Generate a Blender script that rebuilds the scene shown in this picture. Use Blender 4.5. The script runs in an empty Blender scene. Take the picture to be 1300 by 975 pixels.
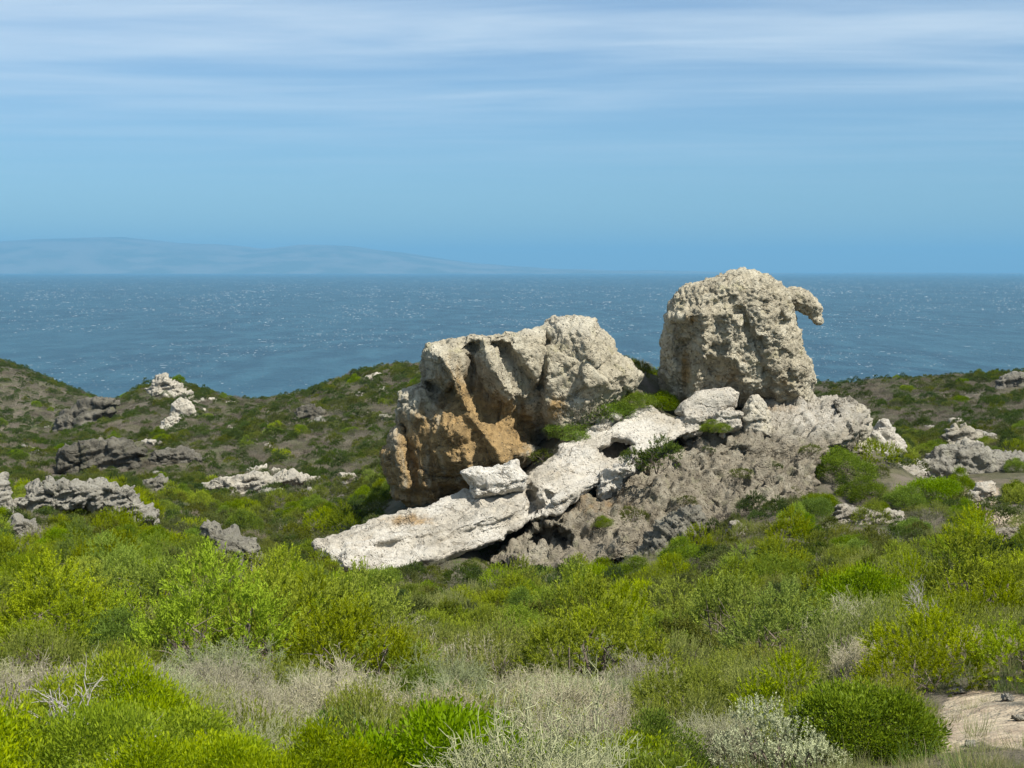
import bpy, math, random
import numpy as np
from math import radians, sin, cos, tan, pi

RNG = np.random.default_rng(11)
random.seed(11)
scene = bpy.context.scene
COL = scene.collection

# ------------------------------------------------------------------ camera
FPX, CU, CV = 1786.0, 650.0, 487.5          # focal length and centre, in pixels of the 1300 px photograph
EYE = 70.0                                   # eye height above the sea
PITCH = math.atan((CV - 344.0) / FPX)
cam_data = bpy.data.cameras.new('camera')
cam_data.sensor_width = 36.0
cam_data.lens = 36.0 * FPX / 1300.0
cam_data.clip_start = 0.1
cam_data.clip_end = 200000.0
cam = bpy.data.objects.new('camera', cam_data)
cam.location = (0, 0, EYE)
cam.rotation_euler = (radians(90) - PITCH, 0, 0)
COL.objects.link(cam)
scene.camera = cam

# ------------------------------------------------------------------ light
SUN_VEC = np.array([0.54, -0.52, 0.92]); SUN_VEC /= np.linalg.norm(SUN_VEC)
SUN_EL = math.asin(SUN_VEC[2]); SUN_AZ = math.atan2(SUN_VEC[0], SUN_VEC[1])
world = bpy.data.worlds.new('World'); scene.world = world; world.use_nodes = True
wn = world.node_tree.nodes; wl = world.node_tree.links; wn.clear()
w_out = wn.new('ShaderNodeOutputWorld'); w_bg = wn.new('ShaderNodeBackground')
sky = wn.new('ShaderNodeTexSky'); sky.sky_type = 'NISHITA'; sky.sun_disc = False
sky.sun_elevation = SUN_EL; sky.sun_rotation = SUN_AZ
sky.altitude = 70; sky.air_density = 1.0; sky.dust_density = 0.3; sky.ozone_density = 3.0
w_bg.inputs['Strength'].default_value = 0.06
tint = wn.new('ShaderNodeMix'); tint.data_type = 'RGBA'; tint.blend_type = 'MULTIPLY'
tint.inputs[0].default_value = 1.0; tint.inputs[7].default_value = (0.60, 0.80, 0.97, 1)
wl.new(sky.outputs[0], tint.inputs[6])
# thin layered cloud: a flat sheet of streaks high above, seen edge-on
tc = wn.new('ShaderNodeTexCoord'); sep = wn.new('ShaderNodeSeparateXYZ'); wl.new(tc.outputs['Generated'], sep.inputs[0])
def wmath(op, a, b=None, clamp=False):
    n = wn.new('ShaderNodeMath'); n.operation = op; n.use_clamp = clamp
    for i, x in enumerate((a, b)):
        if x is None: continue
        if isinstance(x, (int, float)): n.inputs[i].default_value = x
        else: wl.new(x, n.inputs[i])
    return n.outputs[0]
zc = wmath('MAXIMUM', sep.outputs[2], 0.02)
px_ = wmath('DIVIDE', sep.outputs[0], zc); py_ = wmath('DIVIDE', sep.outputs[1], zc)
comb = wn.new('ShaderNodeCombineXYZ')
wl.new(wmath('ADD', wmath('MULTIPLY', px_, 0.34), wmath('MULTIPLY', py_, 0.10)), comb.inputs[0]); wl.new(wmath('MULTIPLY', py_, 0.95), comb.inputs[1]); comb.inputs[2].default_value = 4.11
n1 = wn.new('ShaderNodeTexNoise'); n1.inputs['Scale'].default_value = 1.1; n1.inputs['Detail'].default_value = 6; n1.inputs['Roughness'].default_value = 0.56
n1.inputs['Distortion'].default_value = 0.35
wl.new(comb.outputs[0], n1.inputs['Vector'])
cr = wn.new('ShaderNodeMapRange'); cr.interpolation_type = 'SMOOTHSTEP'
cr.inputs['From Min'].default_value = 0.26; cr.inputs['From Max'].default_value = 0.80
wl.new(n1.outputs[0], cr.inputs['Value'])
fade = wn.new('ShaderNodeMapRange'); fade.interpolation_type = 'SMOOTHSTEP'
fade.inputs['From Min'].default_value = 0.03; fade.inputs['From Max'].default_value = 0.20
wl.new(sep.outputs[2], fade.inputs['Value'])
cmask = wmath('MULTIPLY', wmath('ADD', 0.22, wmath('MULTIPLY', cr.outputs[0], 0.78)), fade.outputs[0], True)
cloud = wn.new('ShaderNodeMix'); cloud.data_type = 'RGBA'; cloud.inputs[7].default_value = (7.6, 8.5, 9.1, 1)
wl.new(wmath('MULTIPLY', cmask, 0.84), cloud.inputs[0]); wl.new(tint.outputs[2], cloud.inputs[6])
wl.new(cloud.outputs[2], w_bg.inputs['Color']); wl.new(w_bg.outputs[0], w_out.inputs['Surface'])

sun_d = bpy.data.lights.new('sun', 'SUN'); sun_d.energy = 4.2; sun_d.angle = radians(0.53); sun_d.color = (1.0, 0.95, 0.86)
sun = bpy.data.objects.new('sun', sun_d); COL.objects.link(sun)
from mathutils import Vector
sun.rotation_euler = Vector(SUN_VEC).to_track_quat('Z', 'Y').to_euler(); sun.location = (40, -20, 140)

scene.view_settings.view_transform = 'Standard'; scene.view_settings.look = 'None'
scene.view_settings.exposure = 0.95; scene.view_settings.gamma = 1.0; scene.view_settings.use_curve_mapping = False
scene.cycles.max_bounces = 6; scene.cycles.diffuse_bounces = 2; scene.cycles.glossy_bounces = 2
scene.cycles.transmission_bounces = 3; scene.cycles.transparent_max_bounces = 4; scene.cycles.volume_bounces = 0

# ------------------------------------------------------------------ maths helpers
CP, SP = cos(PITCH), sin(PITCH)
def slope(u, v):
    """pixel of the photograph -> (x/y, z/y) relative to the eye"""
    a = (np.asarray(u, float) - CU) / FPX; b = (CV - np.asarray(v, float)) / FPX
    yy = CP + b * SP
    return a / yy, (-SP + b * CP) / yy
def P(u, v, y):
    X, Z = slope(u, v); return np.array([X * y, y * np.ones_like(X), EYE + Z * y]).T
def project(p):
    x, y, z = p[..., 0], p[..., 1], p[..., 2] - EYE
    d = np.maximum(y * CP - z * SP, 1e-3)
    return CU + FPX * x / d, CV - FPX * (y * SP + z * CP) / d

def _hash(ix, iy, iz, seed):
    h = (ix.astype(np.int64) * 374761393 + iy.astype(np.int64) * 668265263 + iz.astype(np.int64) * 2147483647 + seed * 1274126177) & 0xFFFFFFFF
    h = ((h ^ (h >> 13)) * 1274126177) & 0xFFFFFFFF
    h = ((h ^ (h >> 16)) * 2246822519) & 0xFFFFFFFF
    return h ^ (h >> 13)
_G = np.array([(1,1,0),(-1,1,0),(1,-1,0),(-1,-1,0),(1,0,1),(-1,0,1),(1,0,-1),(-1,0,-1),(0,1,1),(0,-1,1),(0,1,-1),(0,-1,-1)], float)
def noise(p, scale, seed=0):
    q = p / scale; i = np.floor(q).astype(np.int64); f = q - i
    w = f * f * f * (f * (f * 6 - 15) + 10); out = 0
    for dx in (0, 1):
        for dy in (0, 1):
            for dz in (0, 1):
                g = _G[_hash(i[:, 0] + dx, i[:, 1] + dy, i[:, 2] + dz, seed) % 12]
                d = g[:, 0] * (f[:, 0] - dx) + g[:, 1] * (f[:, 1] - dy) + g[:, 2] * (f[:, 2] - dz)
                wt = (w[:, 0] if dx else 1 - w[:, 0]) * (w[:, 1] if dy else 1 - w[:, 1]) * (w[:, 2] if dz else 1 - w[:, 2])
                out = out + wt * d
    return out
def fbm(p, scale, octaves=4, seed=0, gain=0.5):
    s, a = 0, 1.0
    for k in range(octaves):
        s = s + a * noise(p, scale / 2 ** k, seed + 17 * k); a *= gain
    return s
def cells(p, scale, seed=0, ident=False):
    """cellular noise: distance to the nearest feature point, and to the second"""
    q = p / scale; i = np.floor(q).astype(np.int64); f = q - i
    d1 = np.full(len(p), 9.0); d2 = np.full(len(p), 9.0); cid = np.zeros(len(p)); tl = np.zeros(len(p))
    for dx in (-1, 0, 1):
        for dy in (-1, 0, 1):
            for dz in (-1, 0, 1):
                h = _hash(i[:, 0] + dx, i[:, 1] + dy, i[:, 2] + dz, seed)
                o = np.stack([(h & 1023) / 1023., ((h >> 10) & 1023) / 1023., ((h >> 20) & 1023) / 1023.], 1)
                d = np.sqrt(((o + (dx, dy, dz) - f) ** 2).sum(1))
                n = d < d1
                d2 = np.where(n, d1, np.minimum(d2, d)); d1 = np.where(n, d, d1)
                if ident:
                    cid = np.where(n, (h % 997) / 997., cid); gq = _G[(h >> 5) % 12]; tl = np.where(n, ((f - o - (dx, dy, dz)) * gq).sum(1), tl)
    return (d1, d2, cid, tl) if ident else (d1, d2)
def smooth(a, b, x):
    t = np.clip((x - a) / (b - a), 0, 1); return t * t * (3 - 2 * t)

def tag(o, label=None, category=None, group=None, kind=None):
    for k, v in (('label', label), ('category', category), ('group', group), ('kind', kind)):
        if v: o[k] = v
    return o
def mesh_from(name, verts, faces, mat=None, attrs=None, shade_smooth=False, loops=4):
    """verts (N,3), faces (M,k)"""
    me = bpy.data.meshes.new(name); faces = np.asarray(faces, np.int32); verts = np.asarray(verts, np.float32)
    k = faces.shape[1]
    me.vertices.add(len(verts)); me.vertices.foreach_set('co', verts.ravel())
    me.loops.add(faces.size); me.loops.foreach_set('vertex_index', faces.ravel())
    me.polygons.add(len(faces)); me.polygons.foreach_set('loop_start', np.arange(0, faces.size, k, dtype=np.int32))
    if shade_smooth: me.polygons.foreach_set('use_smooth', np.ones(len(faces), bool))
    for an, arr in (attrs or {}).items():
        if arr.ndim == 1:
            at = me.attributes.new(an, 'FLOAT', 'POINT'); at.data.foreach_set('value', arr.astype(np.float32))
        else:
            at = me.attributes.new(an, 'FLOAT_COLOR', 'POINT')
            at.data.foreach_set('color', np.concatenate([arr, np.ones((len(arr), 1))], 1).astype(np.float32).ravel())
    me.update(calc_edges=True); me.validate()
    if mat: me.materials.append(mat)
    return me
def link(name, me, parent=None):
    o = bpy.data.objects.new(name, me); COL.objects.link(o)
    if parent is not None: o.parent = parent
    return o

# ------------------------------------------------------------------ materials
class NT:
    def __init__(s, name):
        s.m = bpy.data.materials.new(name); s.m.use_nodes = True
        s.n = s.m.node_tree.nodes; s.l = s.m.node_tree.links; s.n.clear()
        s.out = s.n.new('ShaderNodeOutputMaterial')
    def __call__(s, typ, **kw):
        n = s.n.new(typ)
        for k, v in kw.items():
            if k.startswith('_'): setattr(n, k[1:], v)
        return n
    def put(s, sock, v):
        if isinstance(v, bpy.types.NodeSocket): s.l.new(v, sock)
        elif isinstance(v, (tuple, list)): sock.default_value = tuple(v) + ((1,) if len(v) == 3 and len(sock.default_value) == 4 else ())
        else: sock.default_value = v
    def math(s, op, a, b=0.0, clamp=False):
        n = s.n.new('ShaderNodeMath'); n.operation = op; n.use_clamp = clamp
        s.put(n.inputs[0], a); s.put(n.inputs[1], b); return n.outputs[0]
    def mix(s, f, a, b, blend='MIX'):
        n = s.n.new('ShaderNodeMix'); n.data_type = 'RGBA'; n.blend_type = blend
        s.put(n.inputs[0], f); s.put(n.inputs[6], a); s.put(n.inputs[7], b); return n.outputs[2]
    def noise(s, vec, scale, detail=4, rough=0.55, dist=0.0):
        n = s.n.new('ShaderNodeTexNoise'); s.put(n.inputs['Vector'], vec)
        n.inputs['Scale'].default_value = scale; n.inputs['Detail'].default_value = detail
        n.inputs['Roughness'].default_value = rough; n.inputs['Distortion'].default_value = dist
        return n.outputs[0]
    def voro(s, vec, scale, feature='F1'):
        n = s.n.new('ShaderNodeTexVoronoi'); n.feature = feature; s.put(n.inputs['Vector'], vec); n.inputs['Scale'].default_value = scale
        return n.outputs['Distance']
    def ramp(s, x, lo, hi, a=0.0, b=1.0, smoothst=True):
        n = s.n.new('ShaderNodeMapRange'); n.interpolation_type = 'SMOOTHSTEP' if smoothst else 'LINEAR'
        s.put(n.inputs['Value'], x); n.inputs['From Min'].default_value = lo; n.inputs['From Max'].default_value = hi
        n.inputs['To Min'].default_value = a; n.inputs['To Max'].default_value = b; return n.outputs[0]
    def scalevec(s, vec, sc):
        n = s.n.new('ShaderNodeMapping'); s.put(n.inputs['Vector'], vec); n.inputs['Scale'].default_value = sc; return n.outputs[0]
    def attr(s, name):
        n = s.n.new('ShaderNodeAttribute'); n.attribute_name = name; return n
    def geo(s): return s.n.new('ShaderNodeNewGeometry')
    def bump(s, h, strength, dist, normal=None):
        n = s.n.new('ShaderNodeBump'); s.put(n.inputs['Height'], h); n.inputs['Strength'].default_value = strength
        n.inputs['Distance'].default_value = dist
        if normal is not None: s.put(n.inputs['Normal'], normal)
        return n.outputs[0]
    def principled(s, color, rough=0.9, spec=0.2, normal=None):
        n = s.n.new('ShaderNodeBsdfPrincipled'); s.put(n.inputs['Base Color'], color); s.put(n.inputs['Roughness'], rough)
        n.inputs['Specular IOR Level'].default_value = spec
        if normal is not None: s.put(n.inputs['Normal'], normal)
        return n.outputs[0]
    def done(s, shader): s.l.new(shader, s.out.inputs['Surface']); return s.m

def rock_material(name, base, pale, dark, orange, lichen=(0.30, 0.27, 0.13), fine=6.0, specks=0.35, freq=1.0, crack=0.6):
    t = NT(name); pos = t.scalevec(t.geo().outputs['Position'], (freq, freq, freq)); pa = t.attr('paint')
    sp = t.n.new('ShaderNodeSeparateColor'); t.l.new(pa.outputs['Color'], sp.inputs[0])
    big = t.noise(pos, 0.55, 4, 0.6); mid = t.noise(pos, 2.3, 5, 0.65); small = t.noise(pos, 7.0, 7, 0.75)
    drip = t.noise(t.scalevec(pos, (2.4, 2.4, 0.32)), 1.0, 4, 0.6)
    c = t.mix(t.ramp(mid, 0.35, 0.7), base, tuple(0.62 * x for x in base))
    c = t.mix(t.math('MULTIPLY', t.ramp(big, 0.48, 0.66), 0.6), c, pale)
    c = t.mix(t.math('MULTIPLY', t.ramp(small, 0.52, 0.72), specks + 0.1), c, dark)
    c = t.mix(t.math('MULTIPLY', t.ramp(t.noise(pos, 1.35, 4, 0.6), 0.55, 0.68), 0.55), c, lichen)
    o_amt = t.math('ADD', sp.outputs[0], t.math('MULTIPLY', t.math('SUBTRACT', drip, 0.5), 1.3))
    o_amt = t.ramp(o_amt, 0.30, 0.85, 0.0, 0.9)
    o_amt = t.math('MULTIPLY', o_amt, t.ramp(sp.outputs[0], 0.02, 0.2))
    orange2 = t.mix(t.ramp(mid, 0.38, 0.62), orange, tuple(0.6 * x for x in orange))
    c = t.mix(o_amt, c, orange2)
    w_amt = t.math('MULTIPLY', sp.outputs[1], t.ramp(mid, 0.30, 0.55, 0.55, 1.0))
    c = t.mix(w_amt, c, t.mix(t.ramp(small, 0.45, 0.7), (0.84, 0.80, 0.71), (0.64, 0.58, 0.47)))
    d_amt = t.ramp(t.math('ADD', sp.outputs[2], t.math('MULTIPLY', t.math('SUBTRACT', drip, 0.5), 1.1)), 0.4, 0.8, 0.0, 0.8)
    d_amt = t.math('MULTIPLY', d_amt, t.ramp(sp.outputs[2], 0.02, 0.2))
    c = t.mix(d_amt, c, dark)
    speck = t.ramp(t.voro(pos, fine), 0.12, 0.30)
    c = t.mix(t.math('MULTIPLY', t.math('SUBTRACT', 1.0, speck), specks), c, dark)
    wv = t.n.new('ShaderNodeVectorMath'); wv.operation = 'MULTIPLY_ADD'; nz = t.n.new('ShaderNodeTexNoise'); nz.inputs['Scale'].default_value = 1.1; nz.inputs['Detail'].default_value = 5; t.put(nz.inputs['Vector'], pos)
    t.l.new(nz.outputs['Color'], wv.inputs[0]); wv.inputs[1].default_value = (1.6, 1.6, 1.6); t.l.new(t.scalevec(pos, (1, 1, 1.5)), wv.inputs[2])
    ck = t.math('MINIMUM', t.ramp(t.voro(wv.outputs[0], 0.75, 'DISTANCE_TO_EDGE'), 0.0, 0.05), t.ramp(t.voro(wv.outputs[0], 2.1, 'DISTANCE_TO_EDGE'), 0.0, 0.05, 0.75, 1.0))
    ck = t.math('MAXIMUM', ck, t.ramp(t.noise(pos, 0.9, 4, 0.6), 0.36, 0.52))
    c = t.mix(t.math('MULTIPLY', t.math('SUBTRACT', 1.0, ck), crack), c, dark)
    h = t.math('ADD', t.math('ADD', t.math('MULTIPLY', ck, 0.5), t.math('MULTIPLY', small, 0.6)), t.math('MULTIPLY', t.noise(pos, 26.0, 4, 0.7), 0.35))
    h = t.math('ADD', h, t.math('MULTIPLY', speck, 0.35))
    return t.done(t.principled(c, 0.92, 0.15, t.bump(h, 1.0, 0.34)))

M_BEIGE = rock_material('beige_rock', (0.62, 0.555, 0.41), (0.74, 0.69, 0.54), (0.19, 0.16, 0.115), (0.49, 0.32, 0.13), (0.50, 0.455, 0.275), 5.0, 0.5, 1.0, 0.4)
M_WHITE = rock_material('white_rock', (0.66, 0.60, 0.49), (0.78, 0.735, 0.635), (0.30, 0.255, 0.19), (0.52, 0.35, 0.17), (0.55, 0.48, 0.36), 6.0, 0.3, 1.0, 0.65)
M_BROWN = rock_material('brown_pitted_rock', (0.36, 0.315, 0.235), (0.50, 0.455, 0.35), (0.095, 0.078, 0.055), (0.39, 0.26, 0.13), (0.32, 0.305, 0.195))
M_GREY = rock_material('grey_rock', (0.225, 0.21, 0.16), (0.40, 0.375, 0.29), (0.065, 0.062, 0.05), (0.27, 0.18, 0.10), (0.24, 0.235, 0.14), 4.0, 0.55)
M_FAR = rock_material('hill_rock', (0.125, 0.115, 0.09), (0.215, 0.20, 0.16), (0.045, 0.044, 0.035), (0.17, 0.12, 0.08), (0.11, 0.112, 0.06), 4.0, 0.6, 0.38, 0.8)
M_FARPALE = rock_material('pale_hill_rock', (0.36, 0.325, 0.25), (0.50, 0.455, 0.36), (0.12, 0.11, 0.085), (0.36, 0.26, 0.17), (0.31, 0.28, 0.19), 4.0, 0.5, 0.5, 0.8)

def leaf_material(name, c0, c1, c2=None, trans=0.3, hue=0.03, val=0.35, rough=0.55):
    """c0 -> c1 along each leaf's own tint, every plant a little different"""
    t = NT(name); a = t.attr('tint').outputs['Fac']; rnd = t.n.new('ShaderNodeObjectInfo').outputs['Random']
    c = t.mix(a, c0, c1)
    if c2: c = t.mix(t.ramp(rnd, 0.55, 1.0), c, c2)
    hs = t.n.new('ShaderNodeHueSaturation'); t.l.new(c, hs.inputs['Color'])
    t.put(hs.inputs['Hue'], t.math('ADD', 0.5 - hue / 2, t.math('MULTIPLY', rnd, hue)))
    r2 = t.math('FRACT', t.math('MULTIPLY', rnd, 17.31))
    t.put(hs.inputs['Value'], t.math('ADD', 1.0 - val / 2, t.math('MULTIPLY', r2, val)))
    r3 = t.math('FRACT', t.math('MULTIPLY', rnd, 91.7))
    t.put(hs.inputs['Saturation'], t.math('ADD', 0.92, t.math('MULTIPLY', r3, 0.2)))
    p = t.principled(hs.outputs[0], rough, 0.12)
    if trans <= 0: return t.done(p)
    tr = t.n.new('ShaderNodeBsdfTranslucent'); t.l.new(hs.outputs[0], tr.inputs['Color'])
    ms = t.n.new('ShaderNodeMixShader'); ms.inputs[0].default_value = trans
    t.l.new(p, ms.inputs[1]); t.l.new(tr.outputs[0], ms.inputs[2]); return t.done(ms.outputs[0])

M_HEATH = leaf_material('heath_leaf', (0.112, 0.155, 0.012), (0.345, 0.405, 0.022), (0.23, 0.30, 0.035), 0.40, 0.012, 0.5)
M_OLIVE = leaf_material('olive_heath_leaf', (0.055, 0.075, 0.012), (0.155, 0.180, 0.026), (0.11, 0.12, 0.04), 0.33, 0.03, 0.5)
M_MASTIC = leaf_material('mastic_leaf', (0.070, 0.125, 0.008), (0.205, 0.275, 0.014), (0.16, 0.23, 0.02), 0.4, 0.02, 0.4)
M_ROCKROSE = leaf_material('rockrose_leaf', (0.095, 0.158, 0.010), (0.32, 0.39, 0.022), (0.25, 0.32, 0.03), 0.42, 0.02, 0.4)
M_JUNIPER = leaf_material('juniper_leaf', (0.028, 0.052, 0.010), (0.085, 0.120, 0.020), None, 0.2, 0.03, 0.4)
M_FEATHER = leaf_material('feather_leaf', (0.120, 0.155, 0.028), (0.27, 0.30, 0.055), (0.30, 0.30, 0.10), 0.35, 0.03, 0.3)
M_DRY = leaf_material('dry_twig', (0.18, 0.165, 0.105), (0.45, 0.42, 0.285), (0.29, 0.31, 0.16), 0.0, 0.03, 0.4, 0.8)
M_GREYSCRUB = leaf_material('grey_scrub_twig', (0.10, 0.088, 0.066), (0.195, 0.175, 0.13), (0.12, 0.125, 0.065), 0.0, 0.04, 0.9, 0.9)
M_SILVER = leaf_material('silver_leaf', (0.28, 0.31, 0.17), (0.56, 0.56, 0.33), None, 0.2)
M_BLUE = leaf_material('blue_green_leaf', (0.12, 0.22, 0.19), (0.25, 0.40, 0.36), None, 0.2)
M_STEM = leaf_material('stem_bark', (0.10, 0.08, 0.06), (0.20, 0.17, 0.135), None, 0.0, 0.02, 0.3, 0.9)
M_DEAD = leaf_material('dead_wood', (0.26, 0.235, 0.21), (0.44, 0.41, 0.37), None, 0.0, 0.01, 0.2, 0.9)
M_GRASS = leaf_material('grass_blade', (0.15, 0.19, 0.05), (0.36, 0.33, 0.17), (0.15, 0.22, 0.04), 0.25, 0.03, 0.4)

# ------------------------------------------------------------------ terrain: a height field through surveyed spots (u, forward metres, v)
CTRL = []
for u, row in {
    -150: (1080, 1000, 915, 835, 772, 712, 680, 655, 628),
     150: (1080, 1000, 918, 845, 780, 720, 692, 680, 645),
     450: (1080, 1000, 928, 872, 818, 775, 745, 724, 650),
     700: (1080, 1000, 928, 872, 818, 775, 750, 728, None),
    1000: (1080, 990, 905, 840, 795, 745, 702, 650, None),
    1250: (1070, 955, 855, 795, 755, 718, 688, 655, 590),
    1450: (1070, 950, 840, 780, 740, 705, 675, 640, 570)}.items():
    for y, v in zip((6, 9, 14, 20, 28, 40, 52, 60, 78), row):
        if v: CTRL.append((u, y, v))
CTRL += [(800, 58, 712), (900, 60, 688), (800, 63, 690), (900, 64, 660), (1000, 64, 640), (960, 67, 590), (860, 66, 610), (1100, 66, 622), (930, 70, 545), (1040, 71, 560), (765, 67.5, 540), (800, 68.5, 516), (722, 66.5, 572), (840, 69.5, 522), (690, 66, 606), (600, 62, 690), (595, 59, 714), (555, 58.5, 718), (720, 61, 724), (640, 60, 735), (500, 59, 722),
         (600, 66, 645), (540, 66, 648), (500, 70, 640), (1150, 75, 598), (1120, 70, 580), (480, 82, 622), (330, 88, 640), (700, 82, 560), (950, 82, 535),
         (-150, 110, 600), (60, 110, 612), (330, 112, 613), (480, 110, 590), (700, 110, 580), (950, 110, 560), (1150, 110, 556), (1300, 110, 546), (1450, 110, 535),
         (60, 150, 580), (200, 150, 575), (450, 150, 545), (700, 150, 540), (1000, 150, 545), (1150, 150, 530), (1300, 150, 515), (1450, 150, 505),
         (-150, 200, 560), (60, 200, 556), (200, 210, 530), (300, 215, 528), (400, 215, 497), (480, 215, 471), (560, 215, 472), (640, 215, 480), (800, 215, 492), (950, 215, 496),
         (1050, 215, 494), (1150, 212, 486), (1300, 205, 480), (1450, 200, 472),
         (210, 250, 491), (140, 250, 516), (290, 252, 511), (60, 250, 550), (0, 290, 565), (100, 320, 545),
         (-150, 420, 425), (-60, 420, 445), (0, 420, 459), (50, 420, 480), (100, 420, 500), (160, 420, 520), (220, 400, 545),
         (300, 330, 545), (480, 320, 515), (640, 320, 520), (800, 320, 530), (1000, 320, 535), (1150, 320, 525), (1300, 320, 512), (1450, 320, 500),
         (300, 420, 590), (480, 420, 590), (800, 420, 590), (1150, 420, 585), (1450, 420, 575)]
for u in (-200, 150, 450, 800, 1150, 1500):
    CTRL += [(u, 600, 344 + FPX * 90 / 600), (u, 900, 344 + FPX * 110 / 900)]
CTRL = np.array(CTRL, float)
def rbf_coords(X, y): return np.stack([X * 5.0, np.log(y) * 1.7], -1)
_cx, _cz = slope(CTRL[:, 0], CTRL[:, 2])
_cc = rbf_coords(_cx, CTRL[:, 1]); _n = len(_cc)
def _k(r2): return np.sqrt(r2 + 0.01)
_A = np.zeros((_n + 3, _n + 3)); _A[:_n, :_n] = _k(((_cc[:, None] - _cc[None]) ** 2).sum(-1)) + 0.0 * np.eye(_n)
_A[:_n, _n] = 1; _A[:_n, _n + 1:] = _cc; _A[_n:, :_n] = _A[:_n, _n:].T
_W = np.linalg.solve(_A, np.concatenate([_cz, np.zeros(3)]))
def height(x, y):
    x = np.asarray(x, float).ravel(); y = np.asarray(y, float).ravel(); ys = np.maximum(y, 5.0)
    X = np.clip(x / ys, -0.62, 0.62); c = rbf_coords(X, ys); t = np.zeros(len(x))
    for i in range(0, len(x), 20000):
        cc = c[i:i + 20000]
        t[i:i + 20000] = _k(((cc[:, None] - _cc[None]) ** 2).sum(-1)) @ _W[:_n] + _W[_n] + cc @ _W[_n + 1:]
    z = EYE + t * ys
    z = np.where(y < 5, z + (5 - y) * 0.10, z)
    p = np.stack([x, y, np.zeros_like(x)], 1)
    far = smooth(85, 160, y)
    z = z + 0.10 * fbm(p, 2.5, 3, 5) * smooth(4, 12, y) * (1 - 0.3 * far) + far * (1.1 * fbm(p, 26.0, 5, 9, 0.55))
    return z
# a sheet whose cells widen with distance
NS, NY = 420, 460
ys_ = np.concatenate([np.linspace(-6, 4, 14)[:-1], np.exp(np.linspace(math.log(4.0), math.log(900.0), NY))])
ss_ = np.linspace(-0.72, 0.72, NS)
gy, gs = np.meshgrid(ys_, ss_, indexing='ij'); gx = gs * (np.maximum(gy, 0) + 12.0)
gz = height(gx, gy).reshape(gx.shape)
gv = np.stack([gx, gy, gz], -1).reshape(-1, 3)
ii = np.arange(len(ys_) * NS).reshape(len(ys_), NS)
gf = np.stack([ii[:-1, :-1], ii[:-1, 1:], ii[1:, 1:], ii[1:, :-1]], -1).reshape(-1, 4)
# bare sandy spots (a colour of the soil itself)
SAND = [(1255, 905, 60, 26), (1190, 935, 50, 22), (1290, 925, 50, 25), (1270, 660, 40, 10), (1245, 628, 22, 16), (1290, 683, 40, 10)]
gu, gvv = project(gv)
sand = np.zeros(len(gv))
for (a, b, ra, rb) in SAND:
    sand = np.maximum(sand, smooth(1.5, 0.6, np.sqrt(((gu - a) / ra) ** 2 + ((gvv - b) / rb) ** 2)))
sand *= (gv[:, 1] < 75)
def ground_material():
    t = NT('hill_soil'); pos = t.geo().outputs['Position']; s = t.attr('sand').outputs['Fac']
    big = t.noise(pos, 0.035, 5, 0.6); mid = t.noise(pos, 0.35, 5, 0.65); fine = t.noise(pos, 3.5, 5, 0.7)
    c = t.mix(t.ramp(mid, 0.4, 0.62), (0.125, 0.105, 0.08), (0.085, 0.082, 0.045))
    c = t.mix(t.ramp(big, 0.42, 0.6), c, t.mix(t.ramp(mid, 0.35, 0.6), (0.135, 0.118, 0.098), (0.085, 0.082, 0.055)))
    c = t.mix(t.math('MULTIPLY', t.ramp(fine, 0.55, 0.72), 0.55), c, (0.22, 0.185, 0.14))
    c = t.mix(t.math('MULTIPLY', t.ramp(t.math('ADD', s, t.math('MULTIPLY', t.math('SUBTRACT', fine, 0.5), 1.2)), 0.35, 0.6), t.ramp(s, 0.05, 0.2)), c,
              t.mix(t.ramp(fine, 0.4, 0.65), (0.40, 0.335, 0.24), (0.27, 0.21, 0.15)))
    mot = t.noise(pos, 0.9, 6, 0.75)
    c = t.mix(t.math('MULTIPLY', t.ramp(mot, 0.5, 0.6), t.math('MULTIPLY', t.math('SUBTRACT', 1.0, s), 0.75)), c, t.mix(t.ramp(big, 0.4, 0.6), (0.045, 0.05, 0.026), (0.06, 0.052, 0.042)))
    h = t.math('ADD', t.math('ADD', t.math('MULTIPLY', mid, 1.0), t.math('MULTIPLY', mot, 0.8)), t.math('MULTIPLY', fine, 0.4))
    return t.done(t.principled(c, 0.95, 0.1, t.bump(h, 0.7, 0.3)))
ground = link('terrain', mesh_from('terrain', gv, gf, ground_material(), {'sand': sand}, True))
tag(ground, 'scrub covered coastal slopes falling to the sea', 'terrain', kind='structure')

def ground_at(u, v, y0=5.0, y1=600.0):
    """where the view line through a pixel meets the slope"""
    X, Z = slope(u, v); y = np.exp(np.linspace(math.log(y0), math.log(y1), 900))
    g = height(X * y, y); zz = EYE + Z * y
    k = np.nonzero(g >= zz)[0]
    i = k[0] if len(k) else len(y) - 1
    return np.array([X * y[i], y[i], g[i]])

# ------------------------------------------------------------------ sea, far coast, air
def sea_material():
    t = NT('sea_water'); pos = t.geo().outputs['Position']
    a = t.noise(t.scalevec(pos, (0.030, 0.011, 0.02)), 1.0, 6, 0.62)
    b = t.noise(t.scalevec(pos, (0.0045, 0.0012, 0.01)), 1.0, 4, 0.6)
    w = t.noise(t.scalevec(pos, (0.16, 0.07, 0.1)), 1.0, 5, 0.7)
    c = t.mix(t.ramp(b, 0.35, 0.65), (0.008, 0.041, 0.067), (0.014, 0.058, 0.088))
    c = t.mix(t.ramp(a, 0.40, 0.66), c, (0.022, 0.076, 0.108))
    h = t.math('ADD', t.math('MULTIPLY', a, 6.0), t.math('MULTIPLY', w, 2.2))
    return t.done(t.principled(c, 0.42, 0.18, t.bump(h, 0.7, 1.0)))
sv = np.array([(-60000, -3000, 0), (60000, -3000, 0), (60000, 68000, 0), (-60000, 68000, 0)], float)
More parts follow.
